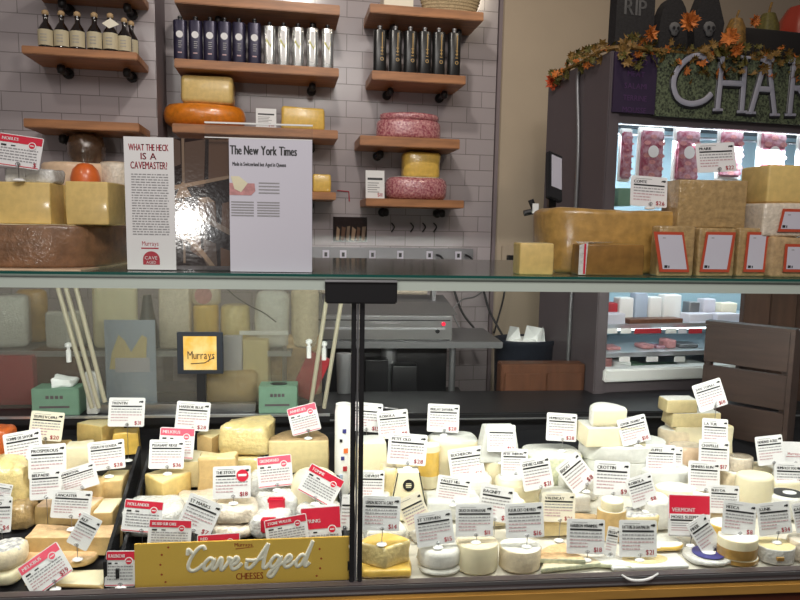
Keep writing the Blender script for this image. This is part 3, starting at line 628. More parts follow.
hp = [P(622, 575, 1.418), P(630, 579.5, 1.40), P(640, 580.5, 1.395), P(650, 578.5, 1.40), P(658, 573.5, 1.418)]
cpart(cm().tube(spline([tuple(h) for h in hp], 5), [.0025]*4+[.0035]*13+[.0025]*4, 'clip_white', 8), 'pull_handle', smooth=60)
xs = P(357, 560, 1.48).x
cpart(cm().add([(XL,1.465,deckz(1.465)),(xs,1.465,deckz(1.465)),(xs,2.13,deckz(2.13)),(XL,2.13,deckz(2.13))], [(0,1,2,3)], 'case_black'), 'deck')
cpart(cm().add([(xs,1.93,deckz(1.93)),(XR,1.93,deckz(1.93)),(XR,2.13,deckz(2.13)),(xs,2.13,deckz(2.13))], [(0,1,2,3)], 'case_black'), 'deck')
cpart(cm().add([(xs,1.465,deckz(1.465)),(XR,1.465,deckz(1.465)),(XR,1.93,deckz(1.93)),(xs,1.93,deckz(1.93))], [(0,1,2,3)], 'tray'), 'tray_liner')
zl = P(200, 414, 2.12).z
cpart(cm().box(XL, 2.13, .12, XR, 2.16, zl-.03, 'case_black'), 'back_panel')
cpart(cm().box(XL, 2.10, zl-.03, XR, 2.40, zl, 'case_black'), 'back_ledge', bevel=.004)
xd = P(330, 400, 2.10).x
b = cm().box(XL, 2.095, zl-.004, xd, 2.105, zl+.003, 'rail_silver'); b.box(xd, 2.097, zl-.022, XR, 2.101, zl-.017, 'steel_dull'); b.box(xd, 2.125, zl-.085, XR, 2.130, zl-.079, 'steel_dull'); cpart(b, 'rear_rail')
q0, q1 = P(95, 402, 2.16), P(256, 392, 2.16)
cpart(cm().box(q0.x, 2.14, zl, q1.x, 2.165, zl+.028, 'steel'), 'door_track', bevel=.002)
zd0 = zl+.004; zd1 = zt_g-.03
o = cpart(cm().box(XL, 2.19, zd0, P(322, 350, 2.19).x, 2.195, zd1, 'door_glass'), 'rear_door')  # haze in the door material paints the reflection's pale veil
for z_ in (.35, .62): 
    pass
# dividers
def divider(xa_, ya_, xb_, yb_, hgt, name='divider'):
    a = ray(xa_, ya_); 
    def gd(px, py):
        d = ray(px, py); t = (.637-.25*1.48 - CAM.z)/(d.z-.25*d.y); return CAM+d*t
    A, B = gd(xa_, ya_), gd(xb_, yb_); n = Vector((-(B-A).y, (B-A).x, 0)).normalized()*.004
    vs = [A-n, A+n, B+n, B-n]; vs = vs + [v+Vector((0,0,hgt)) for v in vs]
    b = MB().add(vs, [(0,3,2,1),(4,5,6,7),(0,1,5,4),(1,2,6,5),(2,3,7,6),(3,0,4,7)], 'black_gloss'); cpart(b, name)
def gdeck(px, py, up=0):
    d = ray(px, py); t = (.637+up-.25*1.48 - CAM.z)/(d.z-.25*d.y); return CAM+d*t
divider(106, 592, 140, 470, .075); divider(118, 592, 150, 470, .055); divider(349, 585, 336, 480, .06)
# support rods, door bolts
for (a, b_, lb) in (((58, 288), (92, 408), 'pale slanted support rod at the far left of the case, leftmost of three'), ((66, 288), (99, 408), 'pale slanted support rod at the far left of the case, middle of three'), ((76, 288), (105, 402), 'pale slanted support rod at the far left of the case, rightmost of three'),
                    ((326, 303), (311, 404), 'pale slanted support rod left of the central post'), ((341, 303), (324, 408), 'pale slanted support rod nearest the central post')):
    A, B = P(*a, 2.06), P(*b_, 2.09)
    B.z = max(B.z, zl-.02)
    A = A + (A-B).normalized()*((zt_g-.007-A.z)/(A-B).normalized().z)
    tag(MB().tube([tuple(A), tuple(B)], .007, 'rod_beige', 10).build('support_rod', smooth=40), lb, 'rod')
for (x, y, lb) in ((69, 353, 'small chrome bolt on the rear door at far left'), (309, 349, 'small pale bolt on the rear door left of the slanted rods'), (324, 351, 'small pale bolt between the two slanted rods')):
    p = P(x, y+9, 2.185); tag(MB().lathe([(.008, 0), (.008, .04), (.005, .042), (.005, .05), (.011, .052), (.011, .062), (.004, .066)], 'clip_white', seg=14).build('door_bolt', loc=p, smooth=40), lb, 'bolt')
# ================================================================== behind the case; at left a front-glass reflection modelled as solid objects
R0 = FY(2.30)
zk = P(200, 396, 2.3).z
ct = thing('reflection_counter', 'low dark counter added behind the left rear door under the modelled reflection', 'counter', (-.9, 2.42, 0))
zk = zl
b = MB().box(-1.0, 0, zk-.04, .68, .16, zk, 'steel_dull').build('worktop', ct); MB().box(-1.0, .005, .0, .60, .15, zk-.04, 'black').build('counter_body', ct)
zs_ = P(100, 350, 2.30).z
rk = thing('reflection_rack', 'grey rack shelf added to carry the modelled reflection of big wrapped cheeses', 'rack', (0, 2.27, 0))
MB().box(-1.35, 0, zs_-.012, -.175, .26, zs_, 'steel_dull').build('rack_shelf', rk); MB().box(-1.35, -.008, zs_-.016, -.175, 0, zs_+.003, 'rail_silver').build('rack_edge', rk)
for x in (-1.3, -.72, -.20):
    for y in (.012, .235): MB().tube([(x, y, zk+.0), (x, y, zs_+.02)], .008, 'steel', 8).build('rack_post', rk)
def back(name, x0, y0, x1, y1, Y, d, ms, label, cat, kind='rect', z=None, **kw):
    fr = FY(Y); p, w, h = bb(fr, 0, x0, y0, x1, y1)
    if z is not None: h = p.z+h-z; p.z = z
    if isinstance(ms, str): ms = (ms,)*3
    o = solid(name, kind, w, d, max(h, .012), ms, loc=p, **kw); return tag(o, label, cat)
zz = zs_+.0005
back('round_cheese', -12, 296, 26, 340, 2.32, .1, 'film_white', 'greyish film-wrapped half wheel at the far left in the modelled reflection', 'cheese', z=zz, bev=.02, wob=.006, rz=.3)
back('round_cheese', 14, 290, 44, 340, 2.42, .07, 'paste_gold', 'round brown cheese peeping between wrapped ones in the modelled reflection at left', 'cheese', 'circle', z=zz, bev=.03)
back('cheese_block', 42, 312, 72, 345, 2.30, .1, 'film_white', 'grey wrapped cheese block left of the three slanted rods in the modelled reflection', 'cheese', z=zz, bev=.015, wob=.005, rz=-.3)
back('cheese_wedge', 80, 284, 134, 336, 2.30, .14, 'ivory', 'big pale wedge in the modelled reflection right of the slanted rods', 'cheese', 'sector', z=zz, a0=20, a1=110, bev=.02, wob=.004)
tag(MB().lathe([(.045, 0), (.04, .05), (.022, .13), (.014, .19)], 'bag', seg=20).build('dark_cone', loc=Vector((P(148, 330, 2.36).x, 2.36, zz)), smooth=60), 'dark cone-shaped object in the modelled reflection, behind the blue paper', 'cone')
back('cheese_block', 159, 288, 190, 336, 2.31, .12, 'film_beige', 'upright beige wrapped cheese block in the modelled reflection', 'cheese', z=zz, bev=.01, wob=.003)
back('round_cheese', 191, 306, 216, 336, 2.30, .1, 'gold_bright', 'small golden cheese beneath the red-labelled round in the modelled reflection', 'cheese', 'circle', z=zz, bev=.012, wob=.003)
o = back('cheese_round', 190, 284, 219, 307, 2.32, .07, 'film_beige', 'pale round cheese with a red label in the modelled reflection', 'cheese', z=P(200, 307, 2.31).z, kind='circle', bev=.02)
p, w, h = bb(FY(2.318), 0, 195, 288, 212, 303); MB().disc(0, 0, w*.5, 0, 'pink_meat', 20).build('round_label', o, loc=p-o.location+Vector((0, -.003, h*.5)))
back('round_cheese', 219, 306, 248, 336, 2.30, .1, 'film_yellow', 'yellowish wrapped cheese beside the golden one in the modelled reflection', 'cheese', 'circle', z=zz, bev=.015, wob=.004)
back('cheese_bag', 254, 292, 288, 336, 2.30, .1, 'film_white', 'crumpled white bag of cheese hanging over a small tray in the modelled reflection', 'cheese', z=zz, bev=.03, wob=.01)
back('round_cheese', 290, 290, 318, 340, 2.31, .12, 'bloomy_warm', 'pale tall round in the modelled reflection next to the slanted rods', 'cheese', 'circle', z=zz, bev=.02, wob=.004)
p, w, h = bb(FY(2.262), 0, 240, 331, 288, 335); tag(MB().box(-w/2, 0, 0, w/2, .006, h, 'paper').build('shelf_card', loc=p), 'thin white strip in the modelled reflection, along the rack edge under the white bag', 'shelf tag')
b = MB().tube(spline([tuple(P(x, y, 2.24)) for x, y in ((226, 288), (236, 297), (250, 306), (264, 313), (276, 322))], 5), .0022, 'black', 6); tag(b.build('hanging_wire', smooth=60), 'thin dark wire of the modelled reflection drooping in front of the white cheese bag', 'wire')
# lower level on the ledge / counter, largely more of the modelled reflection
zc = zl+.0005
back('red_box', -6, 356, 33, 394, 2.24, .1, 'red_plastic', 'dull red box low at the far left in the modelled reflection', 'box', z=zc, bev=.005)
back('brown_box', 34, 350, 80, 392, 2.27, .08, 'cab_wood', 'brown carton of the modelled reflection, behind the left green glove box', 'box', z=zc, bev=.005)
t = thing('standing_paper', 'blue-grey standing paper with two yellow peaks in the modelled reflection', 'paper', P(131, 372, 2.235)); p, w, h = bb(FY(2.235), 0, 107, 320, 156, 372)
t.location.z = zc; h = p.z + h - zc
MB().box(-w/2, 0, 0, w/2, .004, h, 'paper_blue').build('sheet', t)
z1 = p.z-zc
b = MB().poly([(-w*.42, z1+.01), (w*.3, z1+.01), (w*.34, z1+.12), (w*.24, z1+.13), (w*.02, z1+.07), (-w*.1, z1+.11), (-w*.22, z1+.13), (-w*.36, z1+.07)], -.002, 'hard_pale'); b.q(-w*.3, z1, w*.38, z1+.05, -.003, 'paper_lilac'); b.build('printed_shape', t)
t = thing('framed_card', 'navy framed yellow card with slanting script lettering in the modelled reflection', 'framed card', P(201, 372, 2.15)); p, w, h = bb(FY(2.145), 0, 178, 332, 223, 374)
t.location = p; dz = p.z - zc
MB().box(-w/2, 0, 0, w/2, .008, h, 'bag').build('frame', t, bevel=.002)
MB().box(-w*.1, .008, -dz, w*.1, .025, h*.6, 'black').build('easel_back', t)
b = MB().q(-w*.36, h*.10, w*.36, h*.90, -.001, 'yellow_print'); b.text("Murrays", -w*.27, h*.36, h*.2, -.0025, 'photo1', w*.6); b.tube([(-w*.2, -.003, h*.25), (w*.1, -.003, h*.27), (w*.3, -.003, h*.4)], .0015, 'photo1', 6); b.build('card_insert', t)
back('cheese_block', 243, 340, 268, 394, 2.26, .1, 'hard_pale', 'olive-yellow cheese block in the modelled reflection behind the right green glove box', 'cheese', z=zc, bev=.006, wob=.002)
back('cheese_slab', 204, 372, 256, 394, 2.23, .1, 'paste_tan', 'low tan cheese slab in the modelled reflection, left of the right green glove box', 'cheese', z=zc, bev=.02, wob=.004)
back('round_cheese', 268, 336, 322, 394, 2.33, .06, 'tan_rind', 'large brown-rinded half wheel of the modelled reflection, behind the slanted rods', 'cheese', 'circle', z=zc, bev=.02, wob=.003)
back('plastic_stand', 224, 336, 242, 394, 2.25, .03, 'paper_lilac', 'narrow pale stand in the modelled reflection, between the yellow card and the olive block', 'stand', z=zc, bev=.003)
o = back('red_packet', 289, 352, 313, 394, 2.24, .03, 'red_plastic', 'red packet with a grey lid leaning near the rods in the modelled reflection', 'packet', z=zc+.022, bev=.003); o.rotation_euler.y = .42
back('plastic_cup', 337, 354, 351, 382, 2.36, .03, 'steel_dull', 'grey cup on the ledge left of the central post', 'cup', 'circle', z=zc, taper=1.15, bev=.001)
def glovebox(x0, y0, x1, y1, label, hole):
    p, w, h = bb(FY(2.115), 0, x0, y0+9, x1, y1); p.z = zc; t = thing('glove_box', label, 'box', p, .02)
    h = max(h, .06)
    MB().box(-w/2, 0, 0, w/2, .075, h, 'glove_green').build('carton', t, bevel=.002)
    b = MB(); [b.q(w*(-.2+.1*i), h*.62, w*(-.13+.1*i), h*.74, -.0012, 'cooler_grey') for i in range(4)]; b.q(-w*.34, h*.28, w*.3, h*.36, -.0012, 'cooler_grey'); b.build('print', t)
    if hole: MB().lathe([(w*.22, 0), (w*.22, .002)], 'black', (0, .037, h), 24, sy=.6).build('opening', t)
    else: solid('tissue', 'rect', w*.5, .05, .03, ('tissue',)*3, wob=.012, bev=.01, parent=t, loc=(w*.1, .015, h-.001), seed=5)
glovebox(33, 372, 78, 408, 'green carton with white tissue sticking out, at far left of the ledge', False)
glovebox(259, 372, 297, 408, 'green glove carton with a dark oval opening on the ledge', True)
back('tissue_sheet', 78, 388, 100, 396, 2.20, .04, 'tissue', 'loose white sheet beside the tissue box on the ledge', 'paper', z=zc, bev=.003, wob=.003)
back('tongs_bag', 86, 372, 97, 404, 2.12, .03, 'film_white', 'crumpled clear bag standing by the slanted rods on the ledge', 'bag', z=zc, bev=.006, wob=.004)
for i, (a, c) in enumerate([((360, 397), (398, 402)), ((431, 404), (444, 397))]):
    A, B = P(*a, 2.2), P(*c, 2.14); A.z = B.z = zc+.004
    tag(MB().tube([tuple(A), tuple(B)], .0038, 'steel', 8).build('cheese_knife', smooth=60), ['steel knife handle lying on the black ledge right of the post', 'small steel tool on the black ledge behind the white price card'][i], 'knife')
# ---- steel table with wrapping machine
zt2 = P(430, 342, 2.62).z
tb = thing('steel_table', 'steel work table behind the case with the wrapping machine on it', 'table', (0, 0, 0))
xA, xB = P(300, 344, 2.62).x, P(503, 342, 2.62).x
MB().box(xA, 2.62, zt2-.028, xB, 3.0, zt2, 'steel_dull').build('table_top', tb, bevel=.003)
for x in (xA+.1, P(452, 370, 2.66).x):
    for y in (2.66, 2.95): MB().tube([(x, y, 0), (x, y, zt2-.028)], .014, 'steel_dull', 12).build('leg', tb, smooth=40)
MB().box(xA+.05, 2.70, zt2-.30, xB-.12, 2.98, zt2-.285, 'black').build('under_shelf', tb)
p, w, h = bb(FY(2.64), 0, 300, 315, 453, 340.5); p.z = zt2+.0005
wm = thing('wrapping_machine', 'steel film wrapping machine with a red button on the work table', 'machine', p)
MB().box(-w/2, 0, 0, w/2, .26, h, 'steel').build('machine_body', wm, bevel=.004)
b = MB().box(-w/2+.008, -.003, h*.45, w/2-.03, 0, h*.52, 'rail_silver'); b.box(-w/2+.01, -.002, h*.8, w/2-.01, 0, h*.84, 'black'); b.box(-w/2+.01, -.002, h*.02, w/2-.01, 0, h*.06, 'black'); b.box(-w*.02, -.002, h*.68, w*.15, 0, h*.75, 'ink_grey'); b.build('front_trim', wm)
MB().tube([(w*.44, .002, h*.68), (w*.44, -.009, h*.68)], .0085, 'red_button', 16).build('red_button', wm); MB().tube([(w*.40, .002, h*.40), (w*.40, -.012, h*.40)], .009, 'black', 14).build('knob', wm)
MB().add([(-w/2,.02,h),(w*.54,.02,h),(w*.54,.27,h),(-w/2,.27,h),(-w/2,.10,h+.045),(w*.5,.10,h+.045),(w*.5,.27,h+.06),(-w/2,.27,h+.06)], [(0,3,2,1),(4,5,6,7),(0,1,5,4),(1,2,6,5),(2,3,7,6),(3,0,4,7)], 'steel_dull').build('hot_plate', wm)
MB().tube([(-w/2, .17, h+.10), (w*.36, .17, h+.10)], .030, 'film_beige', 20).build('film_roll', wm, smooth=40)
for x in (-w/2+.01, w*.40): MB().box(x-.006, .14, h+.02, x+.012, .20, h+.135, 'steel_dull').build('roll_bracket', wm, bevel=.002)
MB().tube([(w*.36, .17, h+.10), (w*.46, .17, h+.10)], .007, 'steel', 10).build('roll_axle', wm, smooth=40)
zu = zt2-.285
for i, (a, c_, m, lb) in enumerate([((365, 360, 388, 392), .12, 'black_gloss', 'dark box under the steel table, left one'), ((392, 366, 417, 392), .12, 'black', 'dark box under the steel table, right one')]):
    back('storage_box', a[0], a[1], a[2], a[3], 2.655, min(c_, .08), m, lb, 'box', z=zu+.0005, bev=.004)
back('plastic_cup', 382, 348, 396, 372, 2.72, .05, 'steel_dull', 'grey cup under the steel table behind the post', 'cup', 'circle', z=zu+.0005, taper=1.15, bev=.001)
back('shade_cabinet', 300, 346, 447, 396, 2.78, .17, 'black', 'black cabinet box added to darken the shade under the steel table', 'cabinet', z=zu+.0005, bev=.004)  # black box added to deepen the shade below the table
# bin and cabinet
cbz = P(550, 363, 2.43).z
t = thing('wood_cabinet', 'low reddish wooden cabinet behind the case below the rubbish bin', 'cabinet', (P(543, 380, 2.41).x, 2.41, 0)); w = 86/pxm(P(543, 380, 2.41))
MB().box(-w/2, 0, 0, w/2, .07, cbz, 'cab_wood').build('cabinet_body', t, bevel=.004)
for dx in (-1, 1): MB().box(dx*w/4-w*.21, -.008, .1, dx*w/4+w*.21, 0, cbz-.035, 'cab_wood').build('door', t, bevel=.003)
p, w, h = bb(FY(2.62), 0, 501, 347, 566, 372)
t = thing('rubbish_bin', 'rubbish bin lined with a black bag and filled with white paper', 'bin', Vector((p.x, 2.76, 0)))
zt3 = p.z+h
MB().lathe([(w*.40, 0), (w*.50, zt3-.01), (w*.54, zt3+.0), (w*.53, zt3+.015), (w*.46, zt3+.005), (w*.42, zt3-.06)], 'bag', seg=32, sy=.7).build('bin_liner', t, smooth=60)
for i, (dx, rz) in enumerate([(-.06, .4), (.03, -.3), (.075, .9)]):
    MB().add([(-.05,0,0),(.055,.01,.005),(.045,.02,.08),(-.03,-.01,.095),(.007,.03,.04)], [(0,1,4),(1,2,4),(2,3,4),(3,0,4)], 'tissue').build('crumpled_paper', t, loc=(dx, -.02, zt3-.02), rot=(0,0,rz))
solid('crumpled_paper', 'round', .12, .09, .04, ('tissue',)*3, wob=.02, bev=.01, parent=t, loc=(0,-.03,zt3-.03), seed=3)
# register display on the far counter: dark tilted screen right of the outlet
p = P(556, 215, 2.35); t = thing('scale_display', 'dark tilted customer display with a pale face left of the cooler', 'screen', (p.x+.015, 2.62, zt_g+.0006))
hh = p.z-zt_g; t.location.y = 2.06; t.location.x = P(552, 215, 2.06).x
MB().box(-.012, 0, 0, .012, .02, hh+.10, 'black').build('pole', t)
MB().box(-.05, -.005, 0, .05, .03, .012, 'black').build('display_base', t, bevel=.003)
sc = MB().box(-.045, -.012, -.11, .035, .012, .09, 'black_gloss').build('screen_housing', t, loc=(0, -.01, hh+.12), rot=(-.25, .22, .5), bevel=.004)
MB().box(-.033, -.0145, -.06, .026, -.0125, .075, 'paper_lilac').build('screen_face', sc)
sc.scale = (.8, .8, .8)
kb = MB(); kb.tube([(0,0,0), (-.03,-.0,.03), (-.05,0,.075)], .012, 'black', 8); kb.tube([(-.03,0,.03), (-.075,0,.02)], .012, 'black', 8); kb.box(-.045,-.015,.02,-.02,-.01,.06,'clip_white')
o = kb.build('handset', t, loc=(-.035, -.005, hh-.02)); o.scale = (.8, .8, .8)
# partition and crate
pz = P(770, 284, 2.22).z
t = thing('plank_partition', 'dark brown vertical plank partition right of the open cooler shelves', 'partition', (P(741, 350, 2.22).x, 2.22, 0))
n = 6
for k in range(n): MB().box(.105*k+.001, 0, 0, .105*(k+1)-.003, .03, pz, 'brown_wood').build('plank', t, bevel=.003)
A, B = P(706, 324, 2.12), P(790, 347, 1.93); t = thing('wooden_crate', 'dark brown slatted wooden crate standing at the right behind the cheeses', 'crate', (A.x, 2.12, deckz(2.1)), math.atan2(1.93-2.12, B.x-A.x))
L_ = (Vector((B.x, 1.93, 0))-Vector((A.x, 2.12, 0))).length; hz = A.z-deckz(2.1)
for k, (z0, z1) in enumerate([(0, hz*.30), (hz*.33, hz*.63), (hz*.66, hz)]):
    MB().box(0, 0, z0, L_, .014, z1, 'crate_wood').build('slat', t, bevel=.002)
MB().box(L_-.02, .0142, 0, L_, .05, hz, 'crate_wood').build('corner_post', t); MB().box(0, .0142, 0, .02, .05, hz, 'crate_wood').build('corner_post', t)
MB().box(L_, -.002, 0, L_+.013, .12, hz+.002, 'crate_wood').build('end_board', t); MB().box(-.002, 0, hz, L_+.013, .05, hz+.012, 'crate_wood').build('top_rim', t)
# ================================================================== things standing on the glass top
ZT = zt_g + .0004
def top(name, x0, x1, y0, Y, d, ms, label, kind='rect', on=None, cat='cheese', dz=0, **kw):
    z = ZT if on is None else on['z']
    p = P((x0+x1)/2, y0, Y); Ym = Y + (d*.5 if kind in ('round', 'circle') else 0); pm = P((x0+x1)/2, y0, Ym); s = pxm(pm); q = Vector((pm.x, Y, z)); h = p.z - z
    if isinstance(ms, str): ms = (ms,)*3
    o = solid(name, kind, (x1-x0)/s, d, max(h, .01), ms, loc=q, **kw); tag(o, label, cat)
    return dict(o=o, z=z+max(h, .01), Y=Y, w=(x1-x0)/s, h=h, p=q)
bd = P(42, 268, 1.45); 
pb = MB().box(P(-60, 270, 1.45).x, 1.432, 0, P(84, 270, 1.45).x, 1.95, .003, 'rind_pink').build('paper_board', loc=(0, 0, ZT)); tag(pb, 'pinkish paper board under the big brown half wheel', 'board')
a = top('round_cheese', -62, 118, 224, 1.46, .36, ('brown_rind', 'ivory', 'brown_rind'), 'huge brown-rinded cheese wheel on the glass top at far left', 'round', dict(z=ZT+.003), bev=.008, wob=.003)
b1 = top('cheese_wedge', -4, 48, 182, 1.50, .10, ('hard_yellow', 'hard_pale', 'tan_rind'), 'left yellow cut block on the brown wheel, with tiny holes', on=a, bev=.003, wob=.0015, rz=.02)
top('cheese_wedge', 52, 62, 184, 1.55, .09, ('hard_yellow', 'hard_pale', 'tan_rind'), 'thin yellow cheese sliver between the two cut blocks on the brown wheel', 'sector', on=a, bev=.002, a0=30, a1=100)
b2 = top('cheese_wedge', 65, 107, 181, 1.49, .11, ('hard_yellow', 'hard_pale', 'tan_rind'), 'right yellow cut block on the brown wheel, rind at its right end', on=a, bev=.004, wob=.0015, seed=4, rz=-.03)
top('wrapped_cheese', 6, 53, 168, 1.52, .06, 'film_white', 'crinkled white film package lying on the left yellow block', on=b1, bev=.008, wob=.008, seed=3)
# ---- paper cards ------------------------------------------------
def card_mesh(w, h, style, title, price, rnd, badge=False):
    title, title2 = (title.split('|')+[''])[:2]
    b = MB(); y = -.0007; y2 = -.0012; pm = {'white': 'paper', 'beige': 'paper_beige', 'red': 'paper', 'redbig': 'paper', 'pink': 'paper', 'plain': 'paper'}[style]
    r = h*.05; o = []
    for cx, cz, a0 in ((w/2-r, h-r, 0), (-w/2+r, h-r, 90), (-w/2+r, r, 180), (w/2-r, r, 270)):
        for k in range(3): a = math.radians(a0+45*k); o.append((cx+r*math.cos(a), cz+r*math.sin(a)))
    n = len(o); b.add([(p[0], 0, p[1]) for p in o]+[(p[0], .0012, p[1]) for p in o], [tuple(range(n))[::-1], tuple(range(n, 2*n))] + [(i, (i+1) % n, n+(i+1) % n, n+i) for i in range(n)], pm)
    if style in ('red', 'redbig', 'pink'):
        hm = 'head_pink' if style == 'pink' else 'head_red'; z0 = h*(.74 if style != 'redbig' else .42)
        b.q(-w*.48, z0, w*.48, h*.975, y, hm)
        b.text(title, -w*.42, z0+(h*.975-z0)*.30, h*.10, y2, 'paper', w*.56, bold=.0006)
        b.disc(w*.27, z0-h*.04, h*.125, y2-.0003, 'paper', 18); b.disc(w*.27, z0-h*.03, h*.09, y2-.0007, hm, 16); b.q(w*.27-h*.06, z0-h*.045, w*.27+h*.06, z0-h*.015, y2-.001, 'paper')
        b.q(-w*.42, z0-h*.12, -w*.30, z0-h*.065, y, 'ink'); b.q(-w*.20, z0-h*.11, -w*.10, z0-h*.07, y, 'ink'); b.q(-w*.48, h*.03, w*.48, h*.055, y, hm)
        zb0, zb1 = h*.12, z0-h*.18
        if style == 'redbig' and title2:
            b.q(-w*.48, h*.03, w*.48, h*.54, y2-.0016, 'paper'); b.text(title2, -w*.44, h*.43, h*.075, y2-.002, 'ink', w*.8, bold=.0007); b.q(-w*.46, h*.37, w*.46, h*.41, y2-.002, 'ink')
            for i in range(4): b.q(-w*.44, h*(.31-.055*i), w*(.44 if i < 3 else 0), h*(.33-.055*i), y2-.002, 'ink_pink' if i > 1 else 'ink_grey')
            zb1 = 0
    elif style == 'plain':
        b.text('Murrays', -w*.15, h*.42, h*.12, y, 'ink_red', w*.4); b.q(-w*.2, h*.34, w*.25, h*.36, y, 'ink_red'); zb0 = zb1 = 0
    else:
        b.text(title, -w*.42, h*.765, h*.095, y, 'ink', w*(.52 if badge else .72), bold=.0007)
        b.q(-w*.42, h*.675, w*(.1 if badge else .42), h*.725, y, 'ink')
        b.poly([(w*.34, h*.88), (w*.44, h*.90), (w*.46, h*.86), (w*.43, h*.82), (w*.36, h*.84), (w*.33, h*.82)], y, 'ink')
        if badge: b.disc(w*.28, h*.70, h*.19, y-.0002, 'head_red', 20); b.q(w*.28-h*.13, h*.68, w*.28+h*.13, h*.75, y2-.0003, 'paper')
        b.q(-w*.38, h*.90, w*.05*rnd.uniform(0, 2), h*.915, y, 'ink_grey')
        zb0, zb1 = h*.12, h*.60
    if zb1 > zb0:
        nr = max(2, int((zb1-zb0)/(h*.088)))
        for i in range(nr):
            z_ = zb1 - i*(zb1-zb0)/nr - h*.02; x = -w*.42; lim = w*.42 if i < nr-2 else (w*.05 if style not in ('red','redbig','pink') else w*.42)
            while x < lim:
                l = w*rnd.uniform(.03, .11); b.q(x, z_, min(x+l, lim), z_+h*.038, y, 'ink_pink' if (i >= nr-3 and i >= 2 and style not in ('red', 'redbig')) else 'ink_grey'); x += l+w*.018
        if price:
            dk = rnd.random() < .35
            b.text(price, w*.44, h*.07, h*.135, y2, 'ink_red', w*.36, 'r', bold=.0006)
    return b
TAGN = [0]
def price_tag(base, w, h, rot, tilt, style, title, price, label, stem=.0, rz=0, badge=False, front=False):
    """base = middle of the card's lower edge"""
    TAGN[0] += 1; rnd = random.Random(TAGN[0]*13)
    t = thing('price_tag', label, 'price tag', base, rz)
    R = Matrix.Rotation(-tilt, 4, 'X') @ Matrix.Rotation(-rot, 4, 'Y')
    c = card_mesh(w, h, style, title, price, rnd, badge)
    T = Matrix.Translation((0, 0, h/2)); Ti = Matrix.Translation((0, 0, -h/2)); MM = T @ R @ Ti
    c.v = [tuple(MM @ Vector(v)) for v in c.v]
    c.build('card', t)
    bot = (MM @ Vector((w*.04, 0, h*.02)))
    k = .006
    pts = [(bot.x, bot.y-.003, bot.z+k*1.6), (bot.x-k*.8, bot.y-.003, bot.z+k), (bot.x, bot.y-.003, bot.z+k*.3), (bot.x+k*.8, bot.y-.003, bot.z+k), (bot.x, bot.y-.003, bot.z+k*1.6), (bot.x+.001, bot.y-.002, bot.z), (bot.x, bot.y+.0, -stem+.004)]
    MB().tube(spline(pts, 3), .0009, 'wire', 5).build('clip', t)
    MB().lathe([(.010, 0), (.013, .002), (.012, .0045), (.006, .007), (.002, .0075)], 'clip_white', (bot.x, bot.y, -stem), 16, sy=.8).build('clip_foot', t, smooth=60)
    return t
def ptag_px(cx, cy, w, h, rot, Y, style, title, price, label, zs=None, tilt=10, badge=False):
    p = P(cx, cy+h/2, Y); s = pxm(p); W_, H_ = w/s, h/s*1.02
    return price_tag(p, W_, H_, math.radians(-rot), math.radians(tilt), style, title, price, label, stem=0 if zs is None else max(.004, p.z-zs), badge=badge)
ptag_px(20, 152, 43, 32, 7, 1.50, 'red', 'NOBLES', '$', 'red-headed price card above the cut yellow blocks at the upper left', zs=b1['z'])
# ---- sign holders -----------------------------------------------
def plane(x0, y0, x1, y1, Y):
    p = P((x0+x1)/2, y1, Y); s = pxm(p); return Vector((p.x, Y, ZT)), (x1-x0)/s, P((x0+x1)/2, y0, Y).z-ZT
q, w, h = plane(129, 138, 231, 270, 1.47)
t = thing('brochure_holder', 'clear stand with a red-headed text sheet beside a dark cave photograph', 'sign holder', q)
xa_ = -w/2+w*.467
MB().box(-w/2, 0, 0, w/2, .003, h, 'acrylic').build('acrylic_stand', t); MB().box(-w/2, 0, 0, w/2, .07, .003, 'acrylic').build('stand_foot', t)
b = MB().box(-w/2+.001, -.0015, .002, xa_, -.0005, h, 'paper')
tw = w*.467; xc = -w/2+tw/2
b.text('WHAT THE HECK', xc, h*.90, h*.050, -.002, 'ink_red', tw*.80, 'c', .0008); b.text('IS A', xc, h*.835, h*.050, -.002, 'ink_red', tw*.8, 'c', .0008); b.text('CAVEMASTER?', xc, h*.765, h*.055, -.002, 'ink_red', tw*.74, 'c', .0008)
rnd = random.Random(3)
for i in range(24):
    x = xc-tw*.36; z_ = h*(.72-.0195*i)
    while x < xc+tw*.36: l = rnd.uniform(.003, .011); b.q(x, z_, min(x+l, xc+tw*.38), z_+h*.008, -.002, 'ink_grey'); x += l+.002
b.text('Murrays', xc-tw*.18, h*.19, h*.035, -.002, 'ink_red', tw*.34); b.q(xc-tw*.2, h*.165, xc+tw*.15, h*.175, -.002, 'ink_red')
b.disc(xc, h*.085, tw*.17, -.002, 'ink_red', 20, half=True); b.q(xc-tw*.17, h*.045, xc+tw*.17, h*.086, -.002, 'ink_red'); b.text('CAVE', xc, h*.085, h*.026, -.003, 'paper', tw*.26, 'c'); b.text('AGED', xc, h*.053, h*.022, -.003, 'paper', tw*.2, 'c')
b.build('text_sheet', t)
